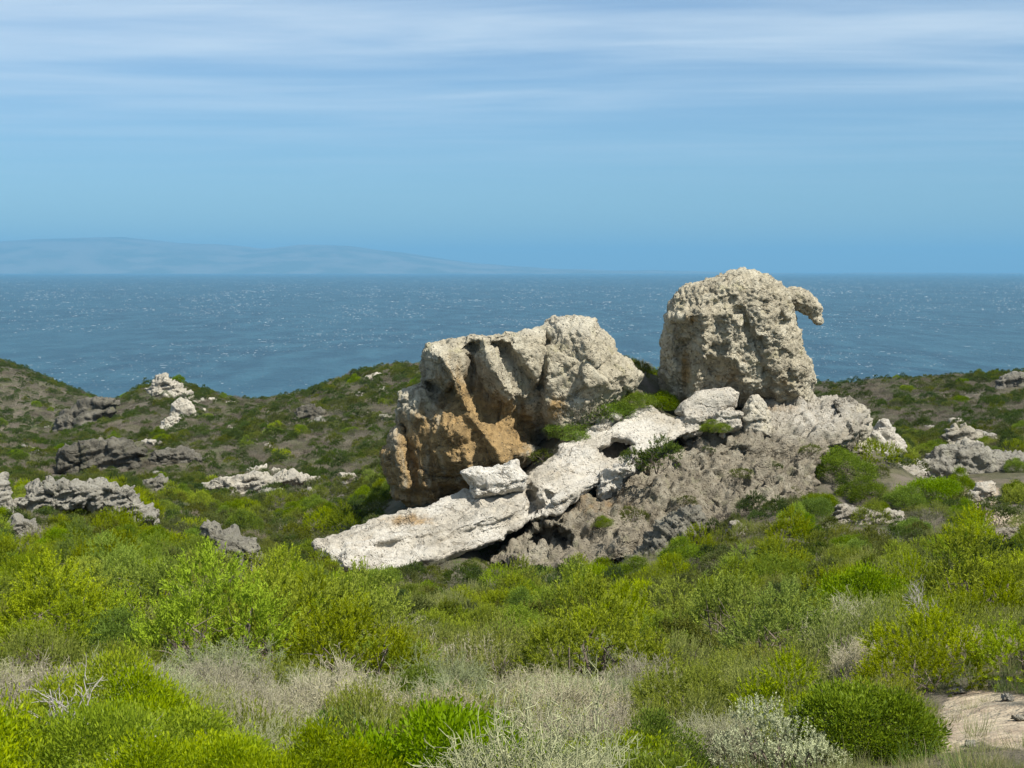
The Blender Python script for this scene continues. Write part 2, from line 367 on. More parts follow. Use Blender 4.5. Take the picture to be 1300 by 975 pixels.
sea = link('sea', mesh_from('sea', sv, [(0, 1, 2, 3)], sea_material()))
tag(sea, 'choppy blue sea reaching the horizon', 'sea', kind='structure')
# breaking crests: low foam wedges, each a few metres long
NW = 17000
_gy = lambda n: 560 * np.exp(RNG.random(n) ** 0.75 * math.log(26000 / 560))
wy = _gy(60000); wx = (RNG.random(60000) * 2 - 1) * 0.55 * wy
keepw = RNG.random(60000) < 0.9 * smooth(-0.35, 0.5, fbm(np.stack([wx / 160, wy / 420, 0 * wx], 1), 1.0, 3, 61)); wx, wy = wx[keepw][:NW], wy[keepw][:NW]; NW = len(wx)
L = np.clip(RNG.lognormal(0.12, 0.7, NW), 0.5, 9) * np.clip(wy / 1500, 0.6, 3.2); Hh = (0.12 + 0.38 * RNG.random(NW)) * np.clip(wy / 2000, 0.55, 2.0); Wd = L * 0.35
tplx = np.array([-1, -0.45, 0.5, 1, -0.5, 0.45]); tply = np.array([0, -1, -1, 0, 0.6, 0.6]); tplz = np.array([-0.1, -0.1, -0.1, -0.1, 1.0, 0.75])
ang = RNG.normal(0, 0.25, NW); ca, sa = np.cos(ang), np.sin(ang)
lx = tplx[None] * L[:, None] / 2; ly = tply[None] * Wd[:, None] / 2
wv = np.stack([wx[:, None] + lx * ca[:, None] - ly * sa[:, None], wy[:, None] + lx * sa[:, None] + ly * ca[:, None], tplz[None] * Hh[:, None]], -1).reshape(-1, 3)
wf0 = np.array([(0, 1, 4), (1, 2, 5), (1, 5, 4), (2, 3, 5), (0, 4, 5), (0, 5, 3)])
wf = (wf0[None] + 6 * np.arange(NW)[:, None, None]).reshape(-1, 3)
t = NT('sea_foam'); M_FOAM = t.done(t.principled((0.40, 0.45, 0.48), 0.8, 0.2))
foam = link('whitecap_foam', mesh_from('whitecap_foam', wv, wf, M_FOAM)); tag(foam, 'white foam crests scattered over the windy sea', 'foam', kind='stuff')

# far coast across the bay
mu = np.array([-1300, -900, -500, -200, 0, 60, 150, 220, 290, 330, 380, 440, 520, 600, 700, 850, 1100, 1400, 1900, 2500], float)
mvv = np.array([318, 310, 300, 306, 307, 303, 300, 308, 312, 317, 311, 312, 322, 334, 341, 345, 347, 347, 347, 347], float)
MX = 420; muu = np.linspace(-1300, 2500, MX)
crest = 344 - np.interp(muu, mu, mvv)
yr = np.array([36000, 37500, 39000, 40500, 42500, 45500]); prof = np.array([-0.05, 0.32, 0.62, 0.86, 1.0, 0.3])
mvx = []
for y, pr in zip(yr, prof):
    X, _ = slope(muu, 344.0); q = np.stack([X * 42000, np.full(MX, y), np.zeros(MX)], 1)
    hgt = (EYE + crest / FPX * 42500) * pr + 60 * fbm(q, 3500, 5, 3) * pr
    mvx.append(np.stack([X * 42000, np.full(MX, y), hgt], 1))
mvx = np.concatenate(mvx); ii = np.arange(len(yr) * MX).reshape(len(yr), MX)
mf = np.stack([ii[:-1, :-1], ii[:-1, 1:], ii[1:, 1:], ii[1:, :-1]], -1).reshape(-1, 4)
t = NT('far_slopes'); pos = t.geo().outputs['Position']
M_MOUNT = t.done(t.principled(t.mix(t.ramp(t.noise(pos, 0.0008, 5, 0.6), 0.4, 0.6), (0.08, 0.09, 0.06), (0.16, 0.15, 0.12)), 0.95, 0.1))
mountains = link('mountains', mesh_from('mountains', mvx, mf, M_MOUNT, None, True)); tag(mountains, 'hazy blue coastal mountains across the bay', 'mountains', kind='structure')

HAZE_DENSITY = 4.4e-5
hb = np.array([(x, y, z) for x in (-61000, 61000) for y in (-3500, 69000) for z in (-60, 1150)], float)
hf = [(0, 1, 3, 2), (4, 6, 7, 5), (0, 4, 5, 1), (2, 3, 7, 6), (0, 2, 6, 4), (1, 5, 7, 3)]
t = NT('sea_haze'); pv = t.n.new('ShaderNodeVolumePrincipled'); pv.inputs['Color'].default_value = (0.205, 0.50, 0.785, 1)
pv.inputs['Density'].default_value = HAZE_DENSITY; pv.inputs['Anisotropy'].default_value = 0.0
t.l.new(pv.outputs[0], t.out.inputs['Volume'])
haze = link('haze', mesh_from('haze', hb, hf, t.m)); tag(haze, 'thin blue sea haze fading the far coast', 'haze', kind='stuff')

# ------------------------------------------------------------------ rocks: implicit bodies meshed with surface nets
_CORN = [(a, b, c) for a in (0, 1) for b in (0, 1) for c in (0, 1)]
_EDG = [(i, j) for i in range(8) for j in range(i + 1, 8) if sum(abs(p - q) for p, q in zip(_CORN[i], _CORN[j])) == 1]
def surface_nets(f, org, h):
    nx, ny, nz = f.shape; s = f > 0
    cnt = np.zeros((nx - 1, ny - 1, nz - 1), np.int8)
    for a, b, c in _CORN: cnt += s[a:nx - 1 + a, b:ny - 1 + b, c:nz - 1 + c]
    act = np.argwhere((cnt > 0) & (cnt < 8)); idx = np.full(cnt.shape, -1, np.int32); idx[tuple(act.T)] = np.arange(len(act))
    val = np.stack([f[act[:, 0] + a, act[:, 1] + b, act[:, 2] + c] for a, b, c in _CORN], 1)
    acc = np.zeros((len(act), 3)); num = np.zeros(len(act))
    for i, j in _EDG:
        m = (val[:, i] > 0) != (val[:, j] > 0); tt = np.where(m, val[:, i] / np.where(m, val[:, i] - val[:, j], 1), 0)
        pi_, pj = np.array(_CORN[i], float), np.array(_CORN[j], float)
        acc += np.where(m[:, None], pi_ + tt[:, None] * (pj - pi_), 0); num += m
    v = org + h * (act + acc / num[:, None])
    faces = []
    for ax in range(3):
        sl0 = [slice(1, -1)] * 3; sl0[ax] = slice(0, -1); sl1 = [slice(1, -1)] * 3; sl1[ax] = slice(1, None)
        A, B = s[tuple(sl0)], s[tuple(sl1)]; e = np.argwhere(A != B); off = np.ones(3, int); off[ax] = 0; e = e + off
        u_, v_ = [(1, 2), (2, 0), (0, 1)][ax]
        du = np.zeros(3, int); du[u_] = 1; dv = np.zeros(3, int); dv[v_] = 1
        q = np.stack([idx[tuple((e - du - dv).T)], idx[tuple((e - dv).T)], idx[tuple(e.T)], idx[tuple((e - du).T)]], 1)
        flip = ~s[tuple(e.T)]
        q[flip] = q[flip][:, ::-1]; faces.append(q)
    return v, np.concatenate(faces)
def normals(v, f):
    n = np.zeros_like(v); fn = np.cross(v[f[:, 2]] - v[f[:, 0]], v[f[:, 3]] - v[f[:, 1]])
    for k in range(4):
        for a in range(3): n[:, a] += np.bincount(f[:, k], fn[:, a], len(v))
    return n / np.maximum(np.linalg.norm(n, axis=1, keepdims=True), 1e-9)
def poly_dist(pts, gu, gv, closed=True):
    """distance to a polyline; signed (inside positive) when closed"""
    pts = np.asarray(pts, float); d = np.full(gu.shape, 1e9); ins = np.zeros(gu.shape, bool); n = len(pts)
    for i in range(n if closed else n - 1):
        a, b = pts[i], pts[(i + 1) % n]; ab = b - a; L2 = max((ab ** 2).sum(), 1e-9)
        tt = np.clip(((gu - a[0]) * ab[0] + (gv - a[1]) * ab[1]) / L2, 0, 1)
        d = np.minimum(d, (gu - a[0] - tt * ab[0]) ** 2 + (gv - a[1] - tt * ab[1]) ** 2)
        if closed:
            c = ((a[1] > gv) != (b[1] > gv)) & (gu < (b[0] - a[0]) * (gv - a[1]) / ((b[1] - a[1]) if b[1] != a[1] else 1e-9) + a[0])
            ins ^= c
    d = np.sqrt(d); return np.where(ins, d, -d) if closed else d
class Lobe:
    """an outlined mass: its outline, its distance, and how far it bulges towards and away from the viewer"""
    def __init__(s, poly, y, T, B, R, strokes=(), holes=()):
        s.poly = np.array(poly, float); s.y = y if callable(y) else (lambda u, v, y=y: y + 0 * u); s.T, s.B, s.R, s.strokes, s.holes = T, B, R, strokes, holes
    def build(s, pad):
        lo = np.floor(s.poly.min(0)) - pad; hi = np.ceil(s.poly.max(0)) + pad
        s.lo = lo; gu, gv = np.meshgrid(np.arange(lo[0], hi[0] + 1), np.arange(lo[1], hi[1] + 1), indexing='ij')
        sd = poly_dist(s.poly, gu, gv)
        yc = s.y(gu, gv); s.ym = float(yc[sd > 0].mean()) if (sd > 0).any() else float(yc.mean())
        m = sd * s.ym / FPX; q = np.clip(m / s.R, 0, 1); hgt = np.sqrt(np.maximum(1 - (1 - q) ** 2, 0))
        fr = yc - s.T * hgt; bk = yc + s.B * hgt; soft = smooth(0, 4, sd)
        for pts, w, dep in s.strokes: fr = fr - dep * np.exp(-(poly_dist(pts, gu, gv, False) / w) ** 2) * soft
        for pts, dep in s.holes: fr = fr + dep * smooth(-4, 6, poly_dist(pts, gu, gv))
        s.F = np.where(sd > 0, fr, yc - m); s.K = np.where(sd > 0, bk, yc + m)
        s.yr = (min(s.F.min(), yc.min()), max(s.K.max(), yc.max())); s.yin = (s.F[sd > 0].min(), s.K[sd > 0].max())
    def field(s, u, v, y):
        a = np.clip(u - s.lo[0], 0, s.F.shape[0] - 1.001); b = np.clip(v - s.lo[1], 0, s.F.shape[1] - 1.001)
        i, j = a.astype(int), b.astype(int); a -= i; b -= j
        def bil(M): return (M[i, j] * (1 - a) + M[i + 1, j] * a) * (1 - b) + (M[i, j + 1] * (1 - a) + M[i + 1, j + 1] * a) * b
        return np.minimum(y - bil(s.F), bil(s.K) - y)
CLEAR = []                                          # outlines that plants nearer to the viewer leave open
OCC = {}                                            # where rock stands on the slope, in half-metre cells
def rock(name, lobes, vox, relief, mat, label, paint=None, category='rock', group=None, blend=0.25, warp=0.0):
    for l in lobes:
        l.build(4); CLEAR.append((getattr(l, 'open', l.poly), l.yin[0]))
    y0 = min(l.yin[0] for l in lobes) - 2 * vox; y1 = max(l.yin[1] for l in lobes) + 2 * vox
    lo = np.array([1e9, 1e9]); hi = -lo
    for l in lobes:
        for yy in l.yin:
            X, Z = slope(l.poly[:, 0], l.poly[:, 1]); q = np.stack([X * yy, Z * yy], 1); lo = np.minimum(lo, q.min(0)); hi = np.maximum(hi, q.max(0))
    org = np.array([lo[0] - 3 * vox, y0, EYE + lo[1] - 3 * vox]); top = np.array([hi[0] + 3 * vox, y1, EYE + hi[1] + 3 * vox])
    dim = np.ceil((top - org) / vox).astype(int) + 1
    g = np.stack(np.meshgrid(*[org[k] + vox * np.arange(dim[k]) for k in range(3)], indexing='ij'), -1)
    u, v = project(g); f = None
    for l in lobes:
        a = l.field(u, v, g[..., 1])
        if f is None: f = a
        else:
            hh = np.clip(0.5 + 0.5 * (a - f) / blend, 0, 1); f = f * (1 - hh) + a * hh + blend * hh * (1 - hh)
    f[0] = f[-1] = -1; f[:, 0] = f[:, -1] = -1; f[:, :, 0] = f[:, :, -1] = -1
    vv, ff = surface_nets(f, org, vox)
    nn = normals(vv, ff); vv = vv + nn * relief(vv)[:, None]
    u, v = project(vv); pc = np.zeros((len(vv), 3))
    if paint: pc = np.clip(paint(u, v, vv), 0, 1)
    o = link(name, mesh_from(name, vv, ff, mat, {'paint': pc}, True))
    tag(o, label, category, group)
    gz = height(vv[::3, 0], vv[::3, 1]); m = vv[::3, 2] > gz + 0.12
    for a, b in set(map(tuple, np.floor(vv[::3][m][:, :2] / 0.5).astype(int))): OCC[(a, b)] = 1
    return o
def rough(seed, big=0.2, bs=1.8, crag=0.2, cs=0.9, ridge=0.08, rs=0.35, pit=0.08, ps=0.3, strata=None, sa=0.0, block=0.0, bsz=1.0, aniso=(1, 1, 1)):
    """weathered relief: swells, sharp crevices, fine ridges, pits, bedding, blocks"""
    def r(p):
        q = p * aniso; d = big * fbm(p, bs, 2, seed)
        if crag: d = d + crag * (np.abs(noise(q, cs, seed + 3)) * 2 - 0.5) + crag * 0.55 * (np.abs(noise(q, cs * 0.47, seed + 4)) * 2 - 0.5)
        if ridge: d = d + ridge * (0.5 - 2.2 * np.abs(noise(q, rs, seed + 9))) + ridge * 0.6 * (0.5 - 2.2 * np.abs(noise(p, rs * 0.5, seed + 10)))
        if pit:
            w = p + 0.4 * ps * np.stack([noise(p, ps * 1.3, seed + k) for k in (31, 32, 33)], 1)
            d1, d2 = cells(w, ps, seed + 5); d = d - pit * smooth(0.48, 0.18, d1) * smooth(-0.05, 0.2, noise(p, 4 * ps, seed + 8))
            d1, d2 = cells(w, ps * 0.5, seed + 6); d = d - 0.5 * pit * smooth(0.45, 0.1, d1)
        if block:
            w = p + 0.14 * bsz * np.stack([noise(p, bsz * 0.8, seed + k) for k in (41, 42, 43)], 1)
            for sc_, am in ((1.0, 1.0), (0.5, 0.35)):
                d1, d2, cid, tl = cells(w * (1, 1, 1.3), bsz * sc_, seed + 13, True); d = d + block * am * (cid - 0.5) + 1.3 * block * am * tl - block * am * 0.5 * smooth(0.14, 0.0, d2 - d1)
        if strata is not None:
            q = p @ np.asarray(strata, float).T; d = d + sa * (np.abs(fbm(q, 1.0, 3, seed + 21)) * 2.2 - 0.5)
        return d
    return r
def spot(u, v, a, b, ra, rb, hard=1.0): return np.exp(-(((u - a) / ra) ** 2 + ((v - b) / rb) ** 2) * hard)

# the hook-beaked boulder
bird_poly = [(837, 470), (840, 440), (844, 402), (849, 384), (864, 367), (884, 357), (908, 351), (928, 344), (945, 343), (972, 347), (989, 357), (999, 368), (1017, 370), (1033, 379),
             (1042, 391), (1040, 410), (1029, 405), (1021, 396), (1012, 394), (1015, 418), (1021, 443), (1031, 460), (1033, 487), (1029, 512), (1012, 518), (982, 520), (940, 520), (880, 522), (845, 515), (838, 490)]
bird_core = [p for p in bird_poly if not (p[0] > 1000 and p[1] < 440)]
bird_core = bird_poly[:11] + [(1002, 372), (1008, 392), (1013, 418)] + bird_poly[19:]
beak_poly = [(982, 355), (999, 365), (1017, 368), (1026, 372), (1035, 378), (1043, 391), (1042, 411), (1037, 411), (1031, 403), (1021, 395), (1009, 393), (994, 402), (972, 382)]
rock('beaked_boulder', [
    Lobe(bird_core, lambda u, v: 71.0 - 0.012 * (470 - v), 2.3, 2.6, 2.6, strokes=[
        ([(893, 398), (893, 450), (880, 500)], 9, 0.5), ([(850, 402), (892, 400)], 6, 0.45), ([(868, 440), (866, 490)], 14, -0.55), ([(853, 420), (853, 480)], 6, 0.2),
        ([(940, 395), (955, 430), (972, 475), (980, 505)], 6, -0.4), ([(925, 400), (930, 450), (950, 495)], 10, 0.30), ([(985, 380), (1000, 430), (1003, 480)], 6, -0.25),
        ([(990, 420), (1010, 470)], 8, 0.25), ([(900, 470), (925, 480)], 12, -0.45), ([(905, 450), (930, 455)], 7, 0.25), ([(860, 385), (890, 388), (930, 380)], 4, -0.12), ([(975, 352), (990, 362)], 6, -0.35),
        ([(960, 500), (968, 512)], 5, -0.6)]),
    Lobe(beak_poly, 70.4, 0.55, 0.6, 0.2, strokes=[([(1000, 385), (1025, 395), (1036, 404)], 4, -0.25)])],
    0.062, (lambda p, r_=rough(1, 0.10, 1.6, 0.08, 0.75, 0.09, 0.28, 0.09, 0.20, aniso=(1, 1, 0.7), block=0.09, bsz=1.2): r_(p) * (1 - 0.15 * smooth(996, 1012, project(p)[0]) * (project(p)[1] < 414))), M_BEIGE, 'tall pitted beige boulder with a hooked beak jutting over the sea',
    lambda u, v, p: np.stack([0.75 * spot(u, v, 880, 405, 14, 8) + 0.6 * spot(u, v, 925, 478, 26, 14) + 0.5 * spot(u, v, 935, 430, 10, 30) + 0.6 * spot(u, v, 995, 485, 16, 14) + 0.8 * spot(u, v, 870, 470, 10, 30),
                              0 * u, 0.55 * spot(u, v, 860, 440, 16, 45) + 0.3 * spot(u, v, 985, 440, 12, 40)], 1), category='boulder')

# the humped boulder with the overhanging face
hump_main = [(536, 463), (538, 446), (545, 438), (564, 435), (581, 434), (595, 424), (614, 423), (640, 422), (664, 421), (691, 416), (705, 406), (725, 401), (742, 402), (758, 406), (766, 416),
             (777, 430), (784, 446), (802, 458), (815, 476), (800, 500), (760, 545), (702, 575), (655, 600), (592, 640), (550, 650), (527, 640), (520, 600), (525, 540), (536, 489)]
left_low = [(488, 600), (487, 574), (497, 545), (505, 540), (503, 518), (509, 499), (522, 491), (538, 488), (556, 500), (562, 540), (565, 600), (560, 645), (525, 640), (498, 630)]
right_mass = [(690, 419), (705, 406), (725, 401), (742, 402), (758, 406), (766, 416), (777, 430), (784, 446), (802, 458), (815, 476), (800, 505), (760, 545), (715, 560), (695, 530), (686, 495), (684, 460), (690, 440)]
rock('overhanging_boulder', [
    Lobe(hump_main, lambda u, v: 68.4 - 0.010 * (600 - v) * smooth(705, 650, u), 2.2, 2.6, 2.4, strokes=[
        ([(560, 450), (572, 470), (583, 500), (600, 530), (622, 560), (640, 585)], 7, 0.5), ([(548, 450), (560, 465)], 11, 0.35),
        ([(545, 492), (570, 500)], 6, -0.5), ([(596, 440), (604, 480), (612, 520)], 13, -0.5), ([(615, 430), (624, 462), (640, 490), (652, 500)], 6, 0.45),
        ([(640, 440), (665, 470), (682, 500)], 17, -0.6), ([(617, 425), (620, 440)], 3, -0.6), ([(697, 425), (690, 460), (686, 490)], 3.5, -1.2),
        ([(650, 530), (680, 545), (690, 560)], 24, -1.7), ([(580, 560), (600, 610)], 26, 0.5), ([(620, 560), (640, 590)], 12, 0.4), ([(560, 620), (590, 632)], 10, -0.4), ([(560, 570), (600, 590), (640, 575)], 34, 0.45), ([(548, 540), (575, 545)], 16, 0.35)],
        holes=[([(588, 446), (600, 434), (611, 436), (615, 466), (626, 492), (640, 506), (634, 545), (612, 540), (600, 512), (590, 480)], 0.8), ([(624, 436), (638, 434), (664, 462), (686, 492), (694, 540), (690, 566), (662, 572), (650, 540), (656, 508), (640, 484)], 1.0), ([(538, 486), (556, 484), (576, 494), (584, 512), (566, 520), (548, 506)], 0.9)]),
    Lobe(left_low, 67.6, 1.5, 2.4, 1.3, strokes=[([(514, 540), (520, 580), (530, 620)], 5, -0.7), ([(530, 500), (535, 530)], 12, 0.3), ([(495, 620), (530, 632)], 5, -0.5), ([(505, 560), (508, 600)], 8, 0.3)]),
    Lobe(right_mass, lambda u, v: 68.8 - 0.004 * (500 - v), 2.5, 3.0, 2.2, strokes=[([(745, 410), (750, 450), (742, 490)], 10, 0.3), ([(720, 440), (725, 480)], 9, -0.25), ([(768, 440), (775, 470)], 9, -0.35), ([(712, 500), (740, 505)], 5, -0.45)])],
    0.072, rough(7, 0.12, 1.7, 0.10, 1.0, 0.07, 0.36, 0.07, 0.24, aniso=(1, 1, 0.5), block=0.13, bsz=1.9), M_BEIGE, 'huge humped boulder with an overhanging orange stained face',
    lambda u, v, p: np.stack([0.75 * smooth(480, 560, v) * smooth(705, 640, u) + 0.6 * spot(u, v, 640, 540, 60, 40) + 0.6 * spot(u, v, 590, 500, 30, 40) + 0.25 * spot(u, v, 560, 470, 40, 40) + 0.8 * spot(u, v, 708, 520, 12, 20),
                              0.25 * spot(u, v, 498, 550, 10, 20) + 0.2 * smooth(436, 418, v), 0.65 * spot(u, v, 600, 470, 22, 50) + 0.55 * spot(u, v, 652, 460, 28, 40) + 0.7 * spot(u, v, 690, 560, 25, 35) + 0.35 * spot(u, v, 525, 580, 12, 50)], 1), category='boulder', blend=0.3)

# long white slab dropping from the knoll
def slab_y(u, v): return 58.0 + np.clip((720 - v) / 205.0, -0.1, 1.1) * 10.5
slab = [(402, 690), (420, 680), (455, 668), (500, 652), (545, 640), (580, 628), (612, 622), (640, 618), (668, 606), (690, 592), (720, 566), (745, 548), (775, 535), (800, 522), (822, 514), (842, 523), (868, 531), (882, 546),
        (860, 560), (820, 580), (800, 600), (775, 612), (740, 628), (705, 648), (668, 662), (630, 684), (590, 702), (540, 716), (480, 728), (436, 724), (412, 706)]
rock('sloping_slab', [Lobe(slab, slab_y, 0.8, 2.6, 1.0,
        strokes=[([(500, 668), (560, 650), (600, 640)], 5, -0.35), ([(440, 690), (520, 680), (600, 665), (650, 645)], 5, 0.30), ([(560, 690), (640, 668), (700, 640)], 6, -0.35), ([(690, 610), (740, 580), (800, 540)], 12, 0.35),
                 ([(590, 660), (640, 650)], 8, 0.35), ([(700, 640), (760, 605)], 6, 0.35), ([(668, 620), (680, 650)], 7, -0.6), ([(480, 700), (540, 690)], 8, -0.2)],
        holes=[([(762, 572), (775, 566), (778, 559), (795, 558), (806, 566), (796, 574), (788, 584), (776, 586)], 3.0), ([(664, 624), (678, 622), (690, 640), (684, 655), (668, 655)], 0.8), ([(692, 624), (704, 628), (698, 640)], 0.8)])],
    0.068, rough(15, 0.14, 1.6, 0.06, 0.8, 0.03, 0.3, 0.02, 0.3, strata=[(0.22, 0.14, 0.08), (-0.6, 1.1, 0.3), (-0.6, -0.5, 2.4)], sa=0.13, block=0.08, bsz=2.0), M_WHITE, 'long white rock slab sloping down from the knoll with a dark gap',
    lambda u, v, p: np.stack([0.8 * spot(u, v, 520, 660, 40, 10) + 0.5 * spot(u, v, 470, 690, 40, 14) + 0.4 * spot(u, v, 720, 590, 40, 20), 0.75 * smooth(0.4, -0.3, noise(p, 2.2, 5)) + 0 * u, 0.5 * spot(u, v, 675, 640, 12, 20) + 0.35 * smooth(0.1, 0.45, fbm(p * (0.6, 1, 1.6), 1.1, 3, 91))], 1))
rock('angular_block', [Lobe([(584, 600), (598, 594), (625, 594), (645, 588), (657, 584), (659, 594), (670, 606), (664, 622), (630, 630), (602, 634), (598, 616)], 62.6, 1.0, 1.6, 0.22,
        strokes=[([(600, 622), (640, 618)], 3, -0.12), ([(650, 590), (665, 606)], 6, -0.15)])],
    0.05, rough(17, 0.06, 0.9, 0.03, 0.5, 0.015, 0.3, 0, 0.3, block=0.07, bsz=0.9), M_WHITE, 'bright white angular block lying across the sloping slab',
    lambda u, v, p: np.stack([0 * u, 0.9 + 0 * u, 0 * u], 1), category='boulder')

# brown honeycombed mound that carries the beaked boulder
def mound_y(u, v): return 59.6 + np.clip((712 - v) / 205.0, -0.1, 1.1) * 11.4
mound = [(625, 712), (650, 690), (672, 668), (705, 650), (745, 630), (780, 614), (812, 598), (850, 578), (868, 560), (885, 548), (925, 535), (955, 522), (985, 512), (1020, 509), (1045, 502), (1066, 506), (1084, 512), (1096, 528), (1099, 542),
         (1088, 556), (1060, 570), (1040, 590), (1028, 625), (1010, 645), (960, 655), (905, 668), (870, 690), (800, 712), (720, 722), (650, 724)]
rock('honeycombed_mound', [Lobe(mound, mound_y, 1.0, 3.5, 1.4,
        strokes=[([(880, 560), (950, 545), (1000, 530)], 8, -0.35), ([(860, 580), (900, 570), (960, 560)], 7, 0.3), ([(700, 670), (780, 640), (860, 620)], 9, 0.35), ([(720, 690), (800, 665), (900, 640)], 9, -0.4),
                 ([(960, 580), (1000, 590), (1020, 620)], 10, -0.4), ([(940, 560), (980, 610)], 12, 0.35), ([(1060, 515), (1075, 545)], 5, -0.4), ([(860, 580), (880, 600)], 8, 0.4), ([(890, 600), (940, 620)], 9, -0.35)],
        holes=[([(672, 676), (690, 668), (706, 668), (720, 674), (730, 690), (722, 700), (706, 696), (690, 692), (676, 690)], 2.4), ([(756, 622), (768, 620), (770, 632), (758, 634)], 0.7), ([(664, 640), (700, 632), (722, 626), (718, 634), (690, 650), (668, 658)], 1.0)])],
    0.078, rough(23, 0.20, 1.8, 0.20, 1.0, 0.12, 0.42, 0.11, 0.30, block=0.18, bsz=1.0, strata=[(0.30, 0.15, 0.1), (-0.4, 0.9, 0.3), (-0.7, -0.6, 1.7)], sa=0.28), M_BROWN, 'broad brown honeycombed rock mound under the beaked boulder',
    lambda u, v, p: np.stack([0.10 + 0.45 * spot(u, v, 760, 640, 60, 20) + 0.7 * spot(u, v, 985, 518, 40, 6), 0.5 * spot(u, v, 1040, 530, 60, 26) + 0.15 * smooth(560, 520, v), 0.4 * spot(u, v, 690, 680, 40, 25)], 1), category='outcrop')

# loose and low rocks: (name, outline, distance or None to stand on the slope, material, roughness, label, painted whiteness, category)
def outcrop(name, poly, y, mat, label, seed, white=0.0, orange=0.0, dark=0.0, T=None, B=None, R=None, vox=None, rg=None, category='rock', lean=0.0, group=None, plain=False):
    poly = np.array(poly, float); vb = poly[:, 1].max() - 1; uc = poly[poly[:, 1] > vb - 4][:, 0].mean()
    if y is None: y = ground_at(uc, vb)[1]
    h = (poly[:, 1].max() - poly[:, 1].min()) * y / FPX; w = (poly[:, 0].max() - poly[:, 0].min()) * y / FPX
    s = min(h, w); vox = min(vox or 9, max(y * 1.5 / FPX, s / 26.0))
    rg = rg or rough(seed, 0.06 * s, 0.9 * s, 0.05 * s, 0.5 * s, 0.02 * s, 0.2 * s, 0, 1, block=0.09 * s, bsz=0.7 * s, strata=np.array([(0.5, 0.3, 0), (0, 0.5, 0.3), (-1.0, 0.8, 3.4)]) / s, sa=0.12 * s)
    if plain: rg = rough(seed, 0.07 * s, 0.8 * s, 0.05 * s, 0.5 * s, 0.03 * s, 0.2 * s, 0, 1, block=0.08 * s, bsz=0.8 * s)
    elif y > 95: rg = rough(seed, 0.10 * s, 0.9 * s, 0.05 * s, 0.5 * s, 0.03 * s, 0.2 * s, 0, 1, block=0.09 * s, bsz=0.7 * s, strata=np.array([(0.5, 0.3, 0), (0, 0.5, 0.3), (-1.0, 0.8, 3.6)]) / s, sa=0.15 * s)
    vt = poly[:, 1].min(); T = T or 0.40 * s; cen = y + 0.75 * T; vm = 0.6 * vt + 0.4 * poly[:, 1].max()
    clear = poly.copy(); low = poly[:, 1] > vm; poly[low, 1] += (poly[low, 1] - vm) * 0.8 + 1
    yf = lambda u, v: cen + lean * np.clip((vb - v) * y / FPX, 0, h)
    lb = Lobe(poly, yf, T, B or max(0.9 * h, 0.5 * w), R or 0.28 * s); lb.open = clear
    return rock(name, [lb], vox, rg, mat, label,
                (lambda u, v, p: np.stack([orange + 0 * u, white + 0 * u, dark + 0 * u], 1)), category, group)
outcrop('lying_boulder', [(857, 515), (868, 507), (884, 498), (905, 493), (925, 493), (938, 498), (934, 510), (915, 518), (898, 523), (875, 520)], 67.6, M_WHITE, 'pale smooth oval boulder lying at the foot of the beaked boulder', 31, 0.35, 0.25, category='boulder', rg=rough(31, 0.10, 1.0, 0.04, 0.6, 0.02, 0.25, 0, 1))
outcrop('wedge_stone', [(941, 536), (946, 514), (953, 502), (962, 501), (969, 513), (977, 526), (981, 538)], 67.3, M_BEIGE, 'upright pale wedge of stone propped under the beaked boulder', 32, 0.35, category='stone', plain=True)
outcrop('ledge_stone', [(862, 534), (868, 524), (885, 522), (897, 528), (892, 540), (870, 546)], 67.0, M_WHITE, 'blocky white ledge stone below the smooth oval boulder', 33, 0.3, category='stone')
outcrop('flat_stone', [(900, 534), (912, 523), (928, 519), (942, 524), (940, 536), (918, 542)], 66.9, M_WHITE, 'flat white stone between the oval boulder and the wedge', 34, 0.3, category='stone')
outcrop('slab_edge_stone', [(718, 565), (735, 550), (752, 540), (770, 528), (785, 525), (787, 533), (768, 546), (745, 560), (726, 572)], 66.6, M_WHITE, 'narrow pale stone lying along the upper edge of the slab', 35, 0.3, category='stone')
outcrop('chipped_stone', [(757, 607), (762, 600), (775, 596), (788, 588), (800, 576), (806, 580), (796, 598), (780, 608), (764, 614)], 62.4, M_WHITE, 'small white stone below the dark gap in the slab', 36, 0.6, category='stone')
outcrop('fluted_outcrop', [(783, 702), (800, 690), (822, 676), (845, 660), (866, 646), (886, 642), (893, 656), (888, 676), (866, 690), (830, 700), (800, 708)], 57.6, M_GREY, 'grey fluted ridge of rock below the honeycombed mound', 37, 0.1, category='outcrop',
        rg=rough(37, 0.15, 1.0, 0.14, 0.5, 0.06, 0.3, 0.06, 0.3, strata=[(1.6, 0.4, 0.9), (3.0, 1.0, 1.5), (1, 1, 1)], sa=0.18))
outcrop('mound_shoulder', [(1072, 556), (1078, 520), (1090, 511), (1099, 516), (1104, 538), (1108, 560), (1096, 572), (1078, 570)], 70.0, M_BEIGE, 'pale shoulder of rock at the seaward end of the mound', 38, 0.3, category='outcrop', plain=True)
outcrop('peaked_stone', [(1102, 564), (1107, 548), (1115, 538), (1124, 532), (1133, 538), (1142, 550), (1153, 562), (1142, 570), (1116, 572)], 74.0, M_WHITE, 'white peaked stone beside the dark juniper', 39, 0.5, 0.2, category='stone', plain=True)
outcrop('low_white_stone', [(1103, 578), (1108, 570), (1122, 568), (1124, 576), (1114, 584)], 73.0, M_WHITE, 'low white stone in dry grass below the peaked stone', 40, 0.7, category='stone')
outcrop('split_stone', [(1135, 592), (1137, 582), (1150, 580), (1163, 584), (1174, 586), (1176, 596), (1150, 600)], 73.0, M_WHITE, 'pale split stone on the flat ledge', 41, 0.4, category='stone')
